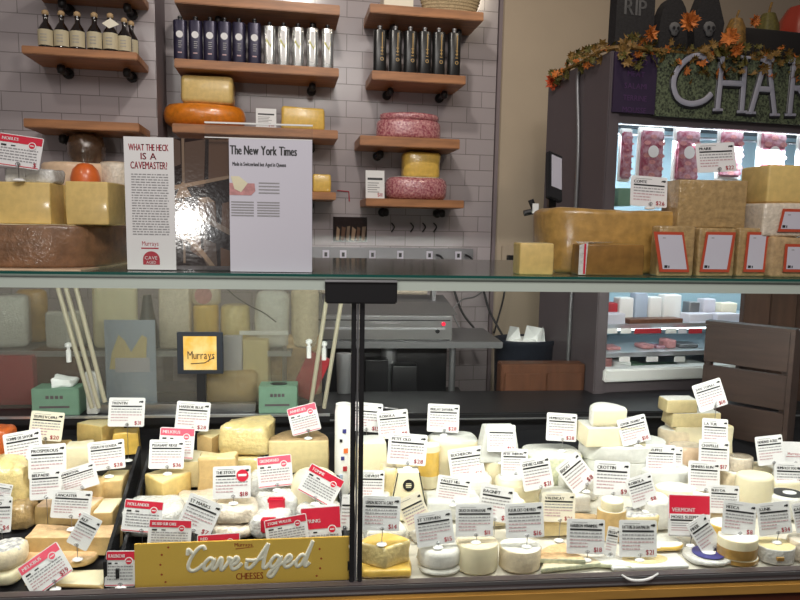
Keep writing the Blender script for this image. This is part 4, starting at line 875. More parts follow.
# cave photograph (flat print): shelves and rounds in perspective
b = MB().box(xa_, -.0015, .012, w/2, -.0005, h-.001, 'photo0'); X0, X1, Z0, Z1 = xa_, w/2, .012, h-.001
def ph(pts, m, k=1): b.poly([(X0+(X1-X0)*u, Z0+(Z1-Z0)*v) for u, v in pts], -.0017-.0002*k, m)
ph([(0, .78), (.12, .8), (.12, .98), (0, 1)], 'photo1'); ph([(.18, .64), (.2, .97), (.56, 1), (.52, .62)], 'photo1'); ph([(.6, .66), (.62, 1), (1, 1), (1, .70)], 'photo4'); ph([(.13, .02), (.17, .02), (.19, 1), (.14, 1)], 'photo2', 2)
ph([(0, .60), (1, .70), (1, .725), (0, .635)], 'photo3', 3); ph([(0, .53), (.3, .55), (.17, .66), (.13, .66)], 'photo3', 4); ph([(0, .53), (1, .56), (1, .68), (.2, .60)], 'photo0', 2)
ph([(.40, .36), (.42, .54), (.6, .55), (.72, .5), (.74, .33)], 'photo4', 3); ph([(.4, .54), (.6, .55), (.72, .51), (.5, .5)], 'photo3', 4); ph([(.82, .31), (.84, .5), (1, .52), (1, .30)], 'photo4', 3)
ph([(0, .48), (.4, .38), (1, .24), (1, .29), (.4, .43), (0, .53)], 'photo2', 5)
ph([(.0, .22), (.2, .18), (.22, .32), (0, .36)], 'photo1', 3); ph([(.26, .12), (.28, .27), (.44, .25), (.46, .06)], 'photo4', 3); ph([(.5, .05), (.5, .22), (.72, .18), (.74, 0), (.55, 0)], 'photo1', 3); ph([(.8, 0), (.8, .15), (1, .12), (1, 0)], 'photo4', 3)
ph([(0, .30), (.5, .06), (.6, 0), (.7, 0), (.5, .12), (0, .36)], 'photo3', 6)
b.build('cave_photograph', t)
q, w, h = plane(208, 123, 312, 271, 1.455)
t = thing('newspaper_sign', 'tall clear stand holding a white newspaper article sheet', 'sign holder', q)
MB().box(-w/2, .002, 0, w/2, .004, h, 'acrylic').build('acrylic_stand', t); MB().box(-w/2, .004, 0, w/2, .07, .003, 'acrylic').build('stand_foot', t)
MB().box(-w/2, .0015, h-.0035, w/2, .005, h, 'pale_plastic').box(-w/2, -.001, h*.90-.002, w/2-.001, .001, h*.90, 'pale_plastic').build('stand_rim', t)
x0_ = -w/2+w*.222; b = MB().box(x0_, -.0008, .001, w/2-.001, .0012, h*.895, 'paper_lilac'); pw = w/2-x0_
b.text('The New York Times', x0_+.002, h*.79, h*.062, -.0015, 'ink', pw*.80, 'l', .0015); b.text('Made in Switzerland but Aged in Queens', x0_+pw*.04, h*.715, h*.026, -.0015, 'ink', pw*.64, 'l', .0006)
b.poly([(x0_+.0003, h*.52), (x0_+pw*.26, h*.52), (x0_+pw*.31, h*.55), (x0_+pw*.30, h*.60), (x0_+.0003, h*.60)], -.0015, 'pink_meat'); b.poly([(x0_+pw*.06, h*.56), (x0_+pw*.14, h*.54), (x0_+pw*.22, h*.60), (x0_+pw*.12, h*.645), (x0_+pw*.02, h*.645)], -.002, 'ivory')
for i in range(4): b.q(x0_+pw*.35, h*(.60-.022*i), x0_+pw*.6, h*(.608-.022*i), -.0015, 'ink_grey')
for i in range(6):
    for j in range(2): b.q(x0_+pw*(.02+.31*j), h*(.47-.018*i), x0_+pw*(.29+.31*j), h*(.478-.018*i), -.0015, 'ink_grey')
b.build('article_sheet', t)
# ---- right hand cheeses on top -----------------------------------
g = top('cheese_wedge', 535, 690, 209, 1.52, .24, ('paste_gold', 'tan_rind', 'tan_rind'), 'large dark golden film-wrapped half wheel on the glass top right of centre', 'round', bev=.014, wob=.008, seed=2)
top('cheese_wedge', 520, 555, 243, 1.46, .06, ('hard_yellow', 'hard_pale', 'tan_rind'), 'small pale yellow cheese block at the left foot of the golden half wheel', bev=.004, wob=.001)
w_ = top('cheese_wedge', 579, 647, 244, 1.46, .055, ('paste_dark', 'paste_gold', 'paste_gold'), 'flat brown wedge with white wrapping at its left end, before the golden half wheel', bev=.005, wob=.002, seed=6)
b = MB().add([(-w_['w']*.51, -.002, .002), (-w_['w']*.40, -.002, .002), (-w_['w']*.38, -.002, w_['h']+.003), (-w_['w']*.51, -.002, w_['h']*.95), (w_['w']*.1, .03, w_['h']+.004), (-w_['w']*.45, .05, w_['h']+.004)], [(0,1,2,3), (3,2,4,5)], 'film_white'); b.add([(-w_['w']*.44, -.003, .004), (-w_['w']*.41, -.003, .004), (-w_['w']*.41, -.003, w_['h']), (-w_['w']*.44, -.003, w_['h'])], [(0,1,2,3)], 'head_red')
l_ = b.build('film_wrapping', parent=w_['o'])
def labelled(x0, x1, y0, Y, d, ms, label, lx0, lx1, ly0, ly1, on=None, lean=0, **kw):
    r = top('cheese_block', x0, x1, y0, Y, d, ms, label, on=on, **kw)
    s = pxm(r['p']); cx = (x0+x1)/2
    X0, X1 = (lx0-cx)/s, (lx1-cx)/s; Z1 = P(cx, ly0, Y).z-r['p'].z; Z0 = max(.003, P(cx, ly1, Y).z-r['p'].z); m = min(.007, (X1-X0)*.18); y = -.0045; sh = lean*(Z1-Z0)
    b = MB().poly([(X0+sh*0, Z0), (X1, Z0), (X1-sh, Z1), (X0-sh, Z1)], y, 'label_red'); b.poly([(X0+m, Z0+m), (X1-m, Z0+m), (X1-m-sh*.85, Z1-m), (X0+m-sh*.85, Z1-m)], y-.0006, 'paper_lilac')
    b.q(X0+m*1.5, Z0+m*1.4, X0+m*2.6, Z0+m*2.3, y-.001, 'ink'); b.q(X0+m*2.9, Z0+m*1.4, X0+m*3.3, Z0+m*2.2, y-.001, 'ink'); b.q(X0+m*2.4-sh*.7, Z1-m*2.2, X0+m*3.4-sh*.7, Z1-m*1.9, y-.001, 'ink_grey')
    b.box(X0*.98, y, Z0, X0*.98+.001, 0, Z0+.001, 'ink_red')
    b.build('paper_label', r['o']); return r
L1 = labelled(659, 697, 226, 1.46, .04, ('film_tan',)*3, 'leftmost red-bordered labelled cheese block on top, slightly tilted', 661, 692, 232, 272, lean=.22, bev=.005, wob=.001)
L2 = labelled(699, 738, 228, 1.47, .09, ('film_tan',)*3, 'second red-bordered labelled cheese block under the big pale block', 701, 732, 232, 272, lean=-.10, bev=.005, wob=.001, seed=5)
L3 = labelled(739, 772, 228, 1.48, .09, ('film_tan',)*3, 'third red-bordered labelled cheese block, narrow label', 745, 768, 232, 272, lean=-.03, bev=.005, wob=.001, seed=9)
L4 = labelled(771, 822, 237, 1.46, .12, ('tan_rind',)*3, 'brownish labelled cheese block at the bottom right of the stack on top', 784, 812, 244, 272, bev=.008, wob=.003, seed=3)
L5 = labelled(763, 822, 203, 1.47, .12, ('film_beige', 'tan_rind', 'tan_rind'), 'grey-rinded labelled cheese block in the middle of the right stack on top', 778, 812, 209, 232, on=L4, lean=-.15, bev=.008, wob=.003, seed=8)
top('cheese_block', 768, 825, 165, 1.48, .11, ('hard_yellow', 'paste_tan', 'paste_tan'), 'yellow cheese block topmost at the right edge of the frame', on=L5, bev=.006, wob=.001)
BB = top('cheese_block', 679, 750, 180, 1.50, .09, ('film_tan', 'film_tan', 'brown_rind'), 'big pale tan cheese block lying on the labelled blocks', on=L2, bev=.004, wob=.001, rz=-.03)
r_ = top('cheese_ball', 755, 779, 174, 1.585, .06, 'red_plastic', 'dark red waxed cheese behind the topmost right block', 'circle', on=L5, bev=.02); r_['o']['category'] = 'cheese'
ptag_px(648, 192, 38, 30, 3, 1.56, 'white', 'COMTE', '$26', 'price card reading $26 standing on the big golden half wheel', zs=g['z']+.002)
ptag_px(715, 158, 41, 29, -4, 1.55, 'white', 'PRAIRIE', '$22', 'price card standing on the big pale block before the hanging meat', zs=BB['z'])
# ================================================================== gold sign in the case
A_, B_ = P(135, 589, 1.468), P(349, 580, 1.468); hs = 46/pxm(A_); Wg = (B_-A_).length
t = thing('gold_sign', 'long gold sign with cream script lettering at the front of the case', 'sign', A_, 0)
t.rotation_euler = (-.06, -math.asin((B_.z-A_.z)/Wg), 0)
MB().box(0, 0, 0, Wg, .004, hs, 'gold_card').build('sign_board', t, bevel=.001)
SC = hs*.25
LET = {'C': ([[(.05,1.35),(0,1.8),(.15,1.75),(.5,1.45)], [(1.5,1.75),(1.25,2.05),(.8,1.8),(.4,1.1),(.3,.4),(.6,.02),(1.1,.1),(1.6,.55)]], 1.55),
 'a': ([[(.9,.85),(.5,1.02),(.12,.5),(.3,.03),(.7,.35),(.95,.95),(.85,.3),(1.02,.03),(1.3,.4)]], 1.25),
 'v': ([[(0,.4),(.2,.98),(.38,.8),(.42,.1),(.6,.05),(.98,.7),(.9,1.0),(1.25,.85)]], 1.15),
 'e': ([[(0,.35),(.5,.5),(.65,.85),(.4,1.02),(.12,.5),(.3,.03),(.7,.12),(1.05,.5)]], 1.05),
 'A': ([[(-.35,.55),(-.3,.15),(.0,.05),(.4,.45),(.9,1.4),(1.25,2.1)], [(1.25,2.1),(1.15,1.0),(1.2,.1),(1.45,.05),(1.7,.4)], [(-.5,.75),(.3,.7),(1.2,.95)]], 1.65),
 'g': ([[(.9,.85),(.5,1.02),(.12,.5),(.3,.03),(.7,.35),(.97,.98),(.85,.0),(.5,-.75),(.15,-.6),(.5,-.1),(1.3,.45)]], 1.25),
 'd': ([[(.9,.85),(.5,1.02),(.12,.5),(.3,.03),(.7,.35),(1.15,1.7),(1.25,2.15),(.98,.6),(1.02,.03),(1.35,.35)]], 1.2)}
x = 0; xs_ = []
for ch in 'Cave Aged':
    if ch == ' ': x += .75; continue
    xs_.append((ch, x)); x += LET[ch][1]
kx_ = Wg*.575/x; x00 = Wg*.225; z00 = hs*.36
b = MB()
for ch, xo in xs_:
    for s_ in LET[ch][0]:
        b.tube(spline([(x00+(px_+xo+.22*pz_)*kx_, -.0016, z00+pz_*SC*1.05) for px_, pz_ in s_], 5), hs*.042, 'script_white', 8, flat=.35)
b.build('script_lettering', t, smooth=60)
b = MB().text('CHEESES', Wg*.53, hs*.12, hs*.15, -.0008, 'gold_ink', Wg*.13, 'c', .0006)
b.text('Murrays', Wg*.46, hs*.86, hs*.085, -.0008, 'gold_ink', Wg*.085, 'l', .0004); b.poly([(Wg*.465, hs*.80), (Wg*.55, hs*.84), (Wg*.55, hs*.85), (Wg*.465, hs*.82)], -.0008, 'gold_ink')
for dx, dz in ((.155, .90), (.125, .74), (.118, .52), (.123, .30), (.14, .13)):
    b.disc(Wg*dx, hs*dz, .0026, -.0008, 'gold_ink', 10); b.disc(Wg*(.985-dx), hs*dz, .0026, -.0008, 'gold_ink', 10)
b.build('small_lettering', t)
# ================================================================== cheeses in the case
IT = {}
def item(key, kind, x0, x1, y0, base, d, ms, label, on=None, dY=0, name=None, cat='cheese', **kw):
    """pixel extents of the thing in the photo; base = pixel row where it meets the deck, or on = key of what carries it"""
    if isinstance(ms, str): ms = (ms,)*3
    cx = (x0+x1)/2
    if on:
        Y = IT[on]['Y'] + dY; z = IT[on]['z'] - .001
    else:
        g_ = gdeck(cx, base); Y, z = max(g_.y, 1.472), None
        z = deckz(Y)
    if d is None: d = (x1-x0)/pxm(P(cx, y0, Y))
    Ym = Y + (d*.45 if kind in ('round', 'circle') else 0); pm = P(cx, y0, Ym); s = pxm(pm); w = (x1-x0)/s
    zt_ = P(cx, y0, Y + d*.85).z; h = zt_-z
    if not on: z -= 0; 
    if h < .012: h = .012
    z0 = z + (.25*d if False else 0)
    nm = name or {'circle': 'round_cheese', 'rect': 'cheese_block', 'sector': 'cheese_wedge', 'round': 'cheese_round'}[kind]
    zz_ = z if on else deckz(Y+d*.5)
    if not on:
        h = zt_ - zz_
        if h < .012: h = .012
    if kind == 'rect' and nm == 'cheese_block':
        kw['wob'] = kw.get('wob', 0)*1.9 + .001; kw.setdefault('rz', random.uniform(-.16, .16) if key[0] in 'abd' else random.uniform(-.05, .05)); kw['taper'] = kw.get('taper', random.uniform(.88, 1.0))
    o = solid(nm, kind, w, d, h, ms, loc=(pm.x, Y, zz_), **kw); tag(o, label, cat)
    IT[key] = dict(Y=Y, z=zz_+h, x=o.location.x, w=w, d=d, o=o, h=h)
    return IT[key]
Y2, PA, IV, BL, BW = ('hard_yellow', 'hard_pale', 'tan_rind'), ('hard_pale', 'ivory', 'washed'), ('ivory', 'bloomy', 'bloomy'), ('bloomy',)*3, ('bloomy_warm', 'bloomy', 'bloomy_warm')
# --- left bay
item('a1', 'rect', 20, 104, 572, 592, .07, ('paste_tan', 'ivory', 'washed'), 'pale flat wedge lying along the front rail at the far left', bev=.006, wob=.003)
item('a2', 'round', -14, 21, 560, 592, .08, ('ivory', 'ivory', 'ivory'), 'pale cylinder cheese in the lower left corner of the frame', name='cheese_cylinder', bev=.012, wob=.003)
item('a3', 'circle', -14, 24, 537, None, .09, ('bloomy_warm', 'ash', 'washed'), 'round soft cheese with a dark top above the pale corner cylinder', on='a2', dY=.005, bev=.018, wob=.004, seed=4)
item('a4', 'round', 20, 96, 545, 575, .10, ('paste_tan', 'washed', 'rind_pink'), 'glossy pinkish-rinded half round under the tilted red card at left', name='cheese_wedge', bev=.014, wob=.003, seed=3)
item('a5', 'rect', 22, 112, 526, 560, .07, ('paste_tan', 'washed', 'washed'), 'long tan cheese slab with ragged rind, second row at left', bev=.006, wob=.005, seed=5, rz=-.05)
item('a6', 'rect', 30, 94, 497, 530, .08, ('paste_tan', 'rind_pink', 'washed'), 'tan slab behind the long ragged one in the left bay', bev=.006, wob=.004, seed=6)
item('a7', 'rect', 92, 112, 500, 535, .09, ('paste_tan', 'ivory', 'washed'), 'narrow tan block against the dark divider in the left bay', bev=.005, wob=.002, seed=7)
item('a8', 'round', 8, 33, 498, 535, .07, 'film_tan', 'small glossy wrapped lump beside the left frame edge', name='wrapped_cheese', bev=.015, wob=.008, seed=8)
item('a9', 'rect', 97, 121, 472, 508, .08, ('paste_tan', 'hard_pale', 'tan_rind'), 'tan block under the $28 card at the divider', bev=.005, wob=.003, seed=9)
item('a10', 'round', -12, 30, 452, 520, .13, 'film_yellow', 'large shiny wrapped yellow lump at the left frame edge', name='wrapped_cheese', bev=.03, wob=.014, seed=10)
item('a11', 'rect', 28, 66, 470, 505, .08, 'paste_tan', 'tan cheese block hidden behind the two stacked white cards at left', bev=.006, wob=.003, seed=2)
item('a12', 'rect', 62, 88, 441, 490, .07, ('ivory', 'ivory', 'washed'), 'upright pale cream block in the left bay between the price cards', bev=.004, wob=.001, seed=3)
item('a13', 'sector', 70, 113, 419, 455, .10, Y2, 'yellow cheese wedge with small holes at the back of the left bay', a0=70, a1=150, bev=.004, wob=.003, seed=4)
item('a14', 'rect', 112, 139, 428, 458, .06, ('gold_bright', 'gold_bright', 'gold_bright'), 'golden orange cube below the $31 card', bev=.006, wob=.002, seed=5, rz=.25)
item('a15', 'rect', 30, 60, 440, 470, .08, 'paste_tan', 'tan block under the topmost cards of the left bay', bev=.006, wob=.004, seed=6)
item('a16', 'round', -12, 12, 424, 462, .08, 'orange', 'salmon orange cheese end at the left frame edge', bev=.014, wob=.004, seed=6)
item('a17', 'rect', 60, 100, 476, 512, .07, 'paste_tan', 'tan slab under the tilted blank-looking card in the left bay', bev=.006, wob=.003, seed=12)
# --- cave aged bay
item('b1', 'round', 124, 182, 496, 545, .12, 'film_white', 'pale wrapped wheel behind the left red-headed card', name='wrapped_cheese', bev=.02, wob=.006, seed=1)
item('b2', 'sector', 136, 184, 470, 515, .11, Y2, 'yellow wedge with rind on top at the left of the gold-sign bay', a0=50, a1=140, bev=.008, wob=.004, seed=2)
item('b3', 'rect', 170, 207, 452, 492, .09, ('hard_pale', 'ivory', 'washed'), 'pale yellow block behind the $36 card', bev=.006, wob=.003, seed=3)
item('b4', 'sector', 193, 222, 430, 472, .09, ('paste_tan', 'hard_pale', 'tan_rind'), 'tan leaning wedge under the back $28 card in the gold-sign bay', a0=60, a1=150, bev=.005, wob=.003, seed=4)
item('b5', 'rect', 213, 263, 447, 485, .11, 'film_yellow', 'lower film-wrapped yellow block in the middle of the gold-sign bay', bev=.014, wob=.006, seed=5)
item('b6', 'rect', 216, 269, 417, None, .11, 'film_yellow', 'upper film-wrapped yellow block on its twin, back of the gold-sign bay', on='b5', dY=.015, bev=.016, wob=.007, seed=6)
item('b7', 'sector', 268, 329, 430, 478, .12, ('hard_pale', 'tan_rind', 'tan_rind'), 'big half wheel with brown rind on top below the tilted red card', a0=0, a1=180, bev=.005, wob=.003, seed=7)
item('b8', 'round', 176, 218, 490, 520, .09, 'film_beige', 'pinkish crinkly wrapped round behind the $7 card', name='wrapped_cheese', bev=.012, wob=.006, seed=8)
item('b9', 'round', 214, 256, 514, 545, .10, 'film_beige', 'lower beige wrapped round behind the gold sign', name='wrapped_cheese', bev=.02, wob=.007, seed=9)
item('b10', 'round', 212, 257, 495, None, .10, 'film_beige', 'upper beige wrapped round under the round-badged card', on='b9', dY=.012, name='wrapped_cheese', bev=.02, wob=.007, seed=10)
item('b11', 'round', 250, 292, 506, 545, .09, 'film_white', 'white paper wrapped cheese with a red band, lower front one', name='wrapped_cheese', bev=.018, wob=.009, seed=11)
item('b12', 'round', 256, 300, 487, 528, .09, 'film_white', 'white paper wrapped cheese with a red band, upper rear one', name='wrapped_cheese', bev=.018, wob=.009, seed=12)
item('b13', 'circle', 291, 338, 465, 528, .13, ('ivory', 'ivory', 'ivory'), 'large pale smooth round under the tilted red card by the post', bev=.035, wob=.003, seed=13)
item('b14', 'rect', 197, 236, 452, 500, .06, ('paste_tan', 'hard_pale', 'washed'), 'tan block between the $36 card and the badged card', bev=.008, wob=.004, seed=14)
item('b15', 'round', 250, 292, 470, 508, .08, 'film_white', 'white film-wrapped round behind the pale red-headed card', name='wrapped_cheese', bev=.015, wob=.008, seed=15)
item('b16', 'round', 108, 133, 572, 592, .05, 'film_white', 'small white wrapped bit at the foot of the dark divider', name='wrapped_cheese', bev=.008, wob=.006, seed=16)
item('b17', 'round', 298, 340, 500, 545, .09, 'film_white', 'white wrapped cheese behind the large red card next to the post', name='wrapped_cheese', bev=.012, wob=.006, seed=17)
for k in ('b11', 'b12'):
    r = IT[k]; MB().box(-r['w']*.20, -.003, r['h']*.35, r['w']*.18, .012, r['h']*1.02, 'head_red').build('red_band', r['o'], bevel=.004)
# tub behind the post
g_ = gdeck(344, 490); p = P(344, 406, 1.80)
t = thing('picture_tub', 'tall white tub with small coloured pictures beside the central post', 'tub', (P(343, 450, 1.80).x, 1.80, deckz(1.80))); ww = 17/pxm(p); hh = p.z-deckz(1.8)
MB().lathe([(ww*.46, 0), (ww*.5, .01), (ww*.5, hh-.02), (ww*.46, hh-.012), (ww*.44, hh)], 'pale_plastic', (0, ww/2, 0), 28).build('tub_body', t, smooth=50)
b = MB(); [b.box(-ww*.2+dx, -.002, hh*f, -ww*.2+dx+sz, .004, hh*f+sz*1.1, m) for dx, f, sz, m in ((.008, .70, .011, 'navy'), (0, .60, .008, 'black'), (.012, .48, .012, 'orange'), (.004, .40, .010, 'navy'), (.010, .28, .012, 'red_plastic'), (0, .2, .010, 'paper_blue'))]; b.build('tub_pictures', t)
# --- right bay, front row
item('c1', 'rect', 361, 413, 556, 582, .08, 'gold_bright', 'flat golden film-wrapped piece under the yellow wedge by the post', bev=.006, wob=.003)
item('c2', 'sector', 359, 413, 534, None, .085, ('film_yellow', 'gold_bright', 'gold_bright'), 'glossy yellow wrapped wedge at the front just right of the post', on='c1', dY=.002, name='cheese_wedge', bev=.008, wob=.003, a0=25, a1=155, seed=3)
item('c3', 'circle', 419, 462, 557, 582, .09, BL, 'lower white bloomy wheel of the front pair', bev=.008, wob=.002)
item('c4', 'circle', 418, 462, 537, None, .09, BL, 'upper white bloomy wheel with an orange-printed top at the front', on='c3', dY=.001, bev=.016, wob=.002, dip=.003)
item('c5', 'circle', 457, 499, 535, 580, .085, ('ivory', 'bloomy_warm', 'ivory'), 'cream cylinder cheese at the front under the $11 card', name='cheese_cylinder', bev=.004, wob=.0015)
item('c6', 'circle', 500, 542, 539, 580, .085, ('bloomy_warm', 'bloomy', 'ivory'), 'film-wrapped cream cylinder at the front under the $16 card', name='cheese_cylinder', bev=.004, wob=.002, seed=4)
item('c7', 'sector', 540, 606, 560, 582, .10, ('blue_veined', 'bloomy_warm', 'bloomy'), 'flat greenish blue-cheese wedge at the front, lower piece', a0=10, a1=70, bev=.003, wob=.002)
item('c8', 'sector', 536, 588, 545, None, .09, ('blue_veined', 'washed', 'bloomy'), 'orange-topped wedge leaning on the greenish blue-cheese wedge', on='c7', dY=.012, a0=100, a1=170, bev=.003, wob=.003, seed=3)
item('c9', 'sector', 580, 634, 556, 582, .09, ('blue_veined', 'bloomy', 'bloomy'), 'pale pointed wedge at the front under the second $18 card', a0=100, a1=160, bev=.004, wob=.003, seed=4)
bx_ = item('c10', 'rect', 612, 692, 560, 581, .07, 'pale_plastic', 'flat white cheese box with an oval bread-like picture at the front', name='cheese_box', cat='cheese box', bev=.004)
MB().lathe([(bx_['w']*.30, 0), (bx_['w']*.30, .0008)], 'hard_pale', (0, .037, bx_['h']+.0002), 28, sy=.42).build('printed_oval', bx_['o'])
b = MB()
for k in range(6): b.box(-bx_['w']*.2+k*.012, .022, bx_['h']+.0011, -bx_['w']*.2+k*.012+.003, .048, bx_['h']+.0014, 'bloomy_warm')
b.build('printed_stripes', bx_['o'])
item('c11', 'round', 634, 682, 538, 556, .09, ('gold_bright', 'bloomy', 'washed'), 'yellow-cut soft cheese with white rind behind the flat box', name='cheese_wedge', bev=.008, wob=.004, seed=7)
q_ = item('c12', 'circle', 685, 733, 546, 580, .10, 'film_white', 'white wrapped wheel with a dark blue oval label at the front', bev=.018, wob=.004)
MB().lathe([(q_['w']*.33, 0), (q_['w']*.33, .001)], 'navy', (0, q_['d']*.46, q_['h']+.003), 28, sy=.85).lathe([(q_['w']*.14, 0), (q_['w']*.14, .001)], 'clip_white', (0, q_['d']*.44, q_['h']+.0045), 20, sy=.7).build('blue_label', q_['o'])
def band(key, m, f0, f1):
    r = IT[key]; MB().lathe([(r['w']*.505, r['h']*f0), (r['w']*.505, r['h']*f1)], m, (0, r['d']/2, 0), 36, sy=r['d']/r['w']).build('paper_band', r['o'], smooth=60)
item('c13', 'circle', 720, 759, 549, 578, .08, ('ivory', 'bloomy', 'ivory'), 'lower gold-banded small round of the front pair at right', bev=.003); band('c13', 'paste_gold', .1, .9)
item('c14', 'circle', 720, 759, 530, None, .08, ('ivory', 'bloomy', 'ivory'), 'upper gold-banded small round of the front pair under the $8 card', on='c13', bev=.003); band('c14', 'paste_gold', .08, .55)
item('c15', 'circle', 758, 796, 538, 576, .08, ('film_white', 'hard_pale', 'ivory'), 'white paper-wrapped cylinder with crumbly top at the front right', name='cheese_cylinder', bev=.003, wob=.0015)
r = IT['c15']; MB().box(-.022, -.003, r['h']*.38, -.004, .004, r['h']*.58, 'paste_gold').build('gold_seal', r['o'])
item('c16', 'circle', 790, 830, 532, 572, .08, 'film_beige', 'pinkish cream round cut by the right frame edge at the front', name='cheese_cylinder', bev=.006, wob=.002)
# second row
item('d1', 'circle', 710, 744, 518, 555, .07, ('gold_bright', 'bloomy', 'ivory'), 'golden yellow cylinder behind the gold-banded pair', name='cheese_cylinder', bev=.004)
item('d2', 'circle', 598, 627, 505, 545, .06, ('paste_tan', 'tray', 'ivory'), 'lower tan small round below the $9 card', bev=.003)
item('d3', 'circle', 602, 624, 496, None, .055, ('ivory', 'bloomy', 'ivory'), 'upper yellow small round carrying the $9 card', on='d2', dY=.003, bev=.004)
item('d4', 'rect', 624, 662, 508, 538, .06, ('hard_pale', 'ash', 'ash'), 'ash-coated flat cheese below the tilted $8 card', bev=.008, wob=.004)
item('d5', 'rect', 544, 596, 486, 518, .09, BL, 'white crusted cheese with a pink paper tab and dark strap', bev=.008, wob=.003, seed=5)
item('d6', 'rect', 560, 608, 514, 540, .08, ('paste_tan', 'tan_rind', 'tan_rind'), 'tan cheese slab behind the second $18 card', bev=.006, wob=.003, seed=6)
item('d7', 'rect', 536, 572, 510, 540, .07, ('hard_pale', 'bloomy_warm', 'bloomy_warm'), 'crumbly pale cheese under the beige $26 card', bev=.008, wob=.005, seed=7)
item('d8', 'circle', 655, 700, 482, 520, .09, BW, 'soft pale wheel behind the large red-topped card', bev=.015, wob=.004, seed=8)
item('d9', 'round', 640, 672, 492, 535, .08, BL, 'white soft lump between the $8 card and the red-topped card', bev=.014, wob=.005, seed=9)
item('d10', 'rect', 428, 482, 490, 525, .09, 'cloth_white', 'white paper-lined block behind the two grey front cards', name='wrapped_cheese', bev=.008, wob=.005, seed=10)
item('d11', 'rect', 484, 530, 492, 530, .08, ('ivory', 'bloomy', 'bloomy'), 'pale flat cheese behind the $16 front card', bev=.008, wob=.003, seed=11)
item('d12', 'rect', 366, 408, 520, 545, .07, BL, 'white wrapped cheese behind the $14 card', bev=.01, wob=.004, seed=12)
item('d13', 'round', 410, 452, 518, 548, .08, 'film_white', 'crinkled white wrapped cheese behind the $15 front card', name='wrapped_cheese', bev=.01, wob=.006, seed=13)
item('d14', 'rect', 700, 735, 492, 530, .07, BW, 'pale block behind the blue-cheese price card at right', bev=.01, wob=.004, seed=14)
# third and back rows
item('e1', 'circle', 738, 775, 470, 520, .08, ('ivory', 'ivory', 'ivory'), 'tall cream glossy cylinder standing in the right bay', name='cheese_cylinder', bev=.010, wob=.001)
item('e2', 'circle', 722, 754, 466, 498, .08, BW, 'low cream round before the glass lid in the right bay', bev=.008, wob=.002)
j_ = item('e3', 'circle', 728, 754, 453, None, .06, ('film_beige', 'acrylic', 'ivory'), 'small dish with a glass lid behind the tall cream cylinder', on='e2', dY=.01, name='lidded_dish', cat='dish', bev=.006)
r = item('e4', 'circle', 768, 808, 488, 525, .09, BL, 'white wheel with a black-and-white picture on top at the right edge', bev=.010, wob=.001)
MB().lathe([(r['w']*.36, 0), (r['w']*.36, .001)], 'black', (0, r['d']*.45, r['h']+.0015), 24, sy=.8).lathe([(r['w']*.17, 0), (r['w']*.17, .001)], 'clip_white', (.004, r['d']*.42, r['h']+.003), 20, sy=.7).build('round_picture', r['o'])
item('e5', 'rect', 750, 775, 462, 492, .06, ('ivory', 'ivory', 'ivory'), 'crumbly ivory lump behind the tall cream cylinder', name='cheese_chunk', bev=.01, wob=.006, seed=3)
item('e6', 'circle', 668, 706, 440, 478, .09, ('rind_pink', 'film_beige', 'rind_pink'), 'tan glossy round under the right cheese stack', bev=.02, wob=.002)
item('e7', 'circle', 659, 700, 425, 462, .08, ('bloomy_warm', 'bloomy', 'bloomy'), 'pale round with a grey top left of the right cheese stack', bev=.01, wob=.002)
item('e8', 'rect', 674, 737, 421, 462, .08, ('ivory', 'hard_pale', 'bloomy'), 'lowest cream block of the right stack under the tall tilted card', bev=.004, wob=.002)
item('e9', 'rect', 672, 724, 408, None, .07, ('hard_pale', 'bloomy', 'bloomy'), 'middle cream block of the right stack', on='e8', dY=.004, bev=.004, wob=.002)
item('e10', 'rect', 667, 700, 396, None, .06, ('hard_pale', 'bloomy', 'bloomy'), 'topmost small yellow-cut wedge of the right stack', on='e9', dY=.004, name='cheese_wedge', bev=.005, wob=.002)
item('e11', 'circle', 582, 664, 449, 495, .15, 'cloth_white', 'big white paper-wrapped cheese wheel at the back of the right bay', bev=.004, wob=.001)
item('e12', 'circle', 580, 668, 434, None, .16, 'cloth_white', 'white folded paper cover on top of the big wrapped wheel', on='e11', dY=.0, name='paper_cover', cat='paper', bev=.003, wob=.002)
item('e13', 'rect', 586, 650, 420, None, .09, IV, 'cream cheese block with white rind on the big paper-wrapped wheel', on='e12', dY=.02, bev=.004, wob=.002)
item('e14', 'sector', 592, 630, 402, None, .08, IV, 'half-round white-rinded wedge topmost on the back left stack', on='e13', dY=.01, a0=0, a1=180, bev=.012, wob=.001)
item('e15', 'round', 524, 581, 445, 492, .14, ('blue_veined', 'bloomy', 'bloomy'), 'white-rinded large wheel with a cut side under the $28 card', bev=.006, wob=.003)
item('e16', 'circle', 481, 514, 455, 494, .08, ('ivory', 'bloomy', 'ivory'), 'cream cylinder under the pointed white carton', name='cheese_cylinder', bev=.004)
item('e17', 'rect', 480, 523, 423, None, .07, 'cloth_white', 'white pointed carton-like cheese pack with a price card on its front', on='e16', dY=.004, name='cheese_carton', cat='cheese', bev=.005, taper=.72)
item('e18', 'round', 496, 542, 472, 512, .08, ('ivory', 'bloomy', 'bloomy'), 'pale oval bun-shaped cheese before the $21 card', bev=.02, wob=.002)
item('e19', 'round', 429, 478, 432, 485, .11, ('ivory', 'cloth_white', 'cloth_white'), 'large ivory block with rounded white top under the back $28 card', bev=.012, wob=.003)
d_ = item('e20', 'circle', 419, 440, 442, 492, .05, ('ivory', 'bloomy', 'ivory'), 'narrow cylinder with a yellow printed band behind the pyramid cheese', name='cheese_cylinder', bev=.004); band('e20', 'gold_bright', .3, .85)
py = item('e21', 'rect', 389, 430, 466, 524, .08, ('ivory', 'cloth_white', 'ivory'), 'cream truncated pyramid cheese box with a round black seal', name='cheese_pyramid', bev=.0015, taper=.52)
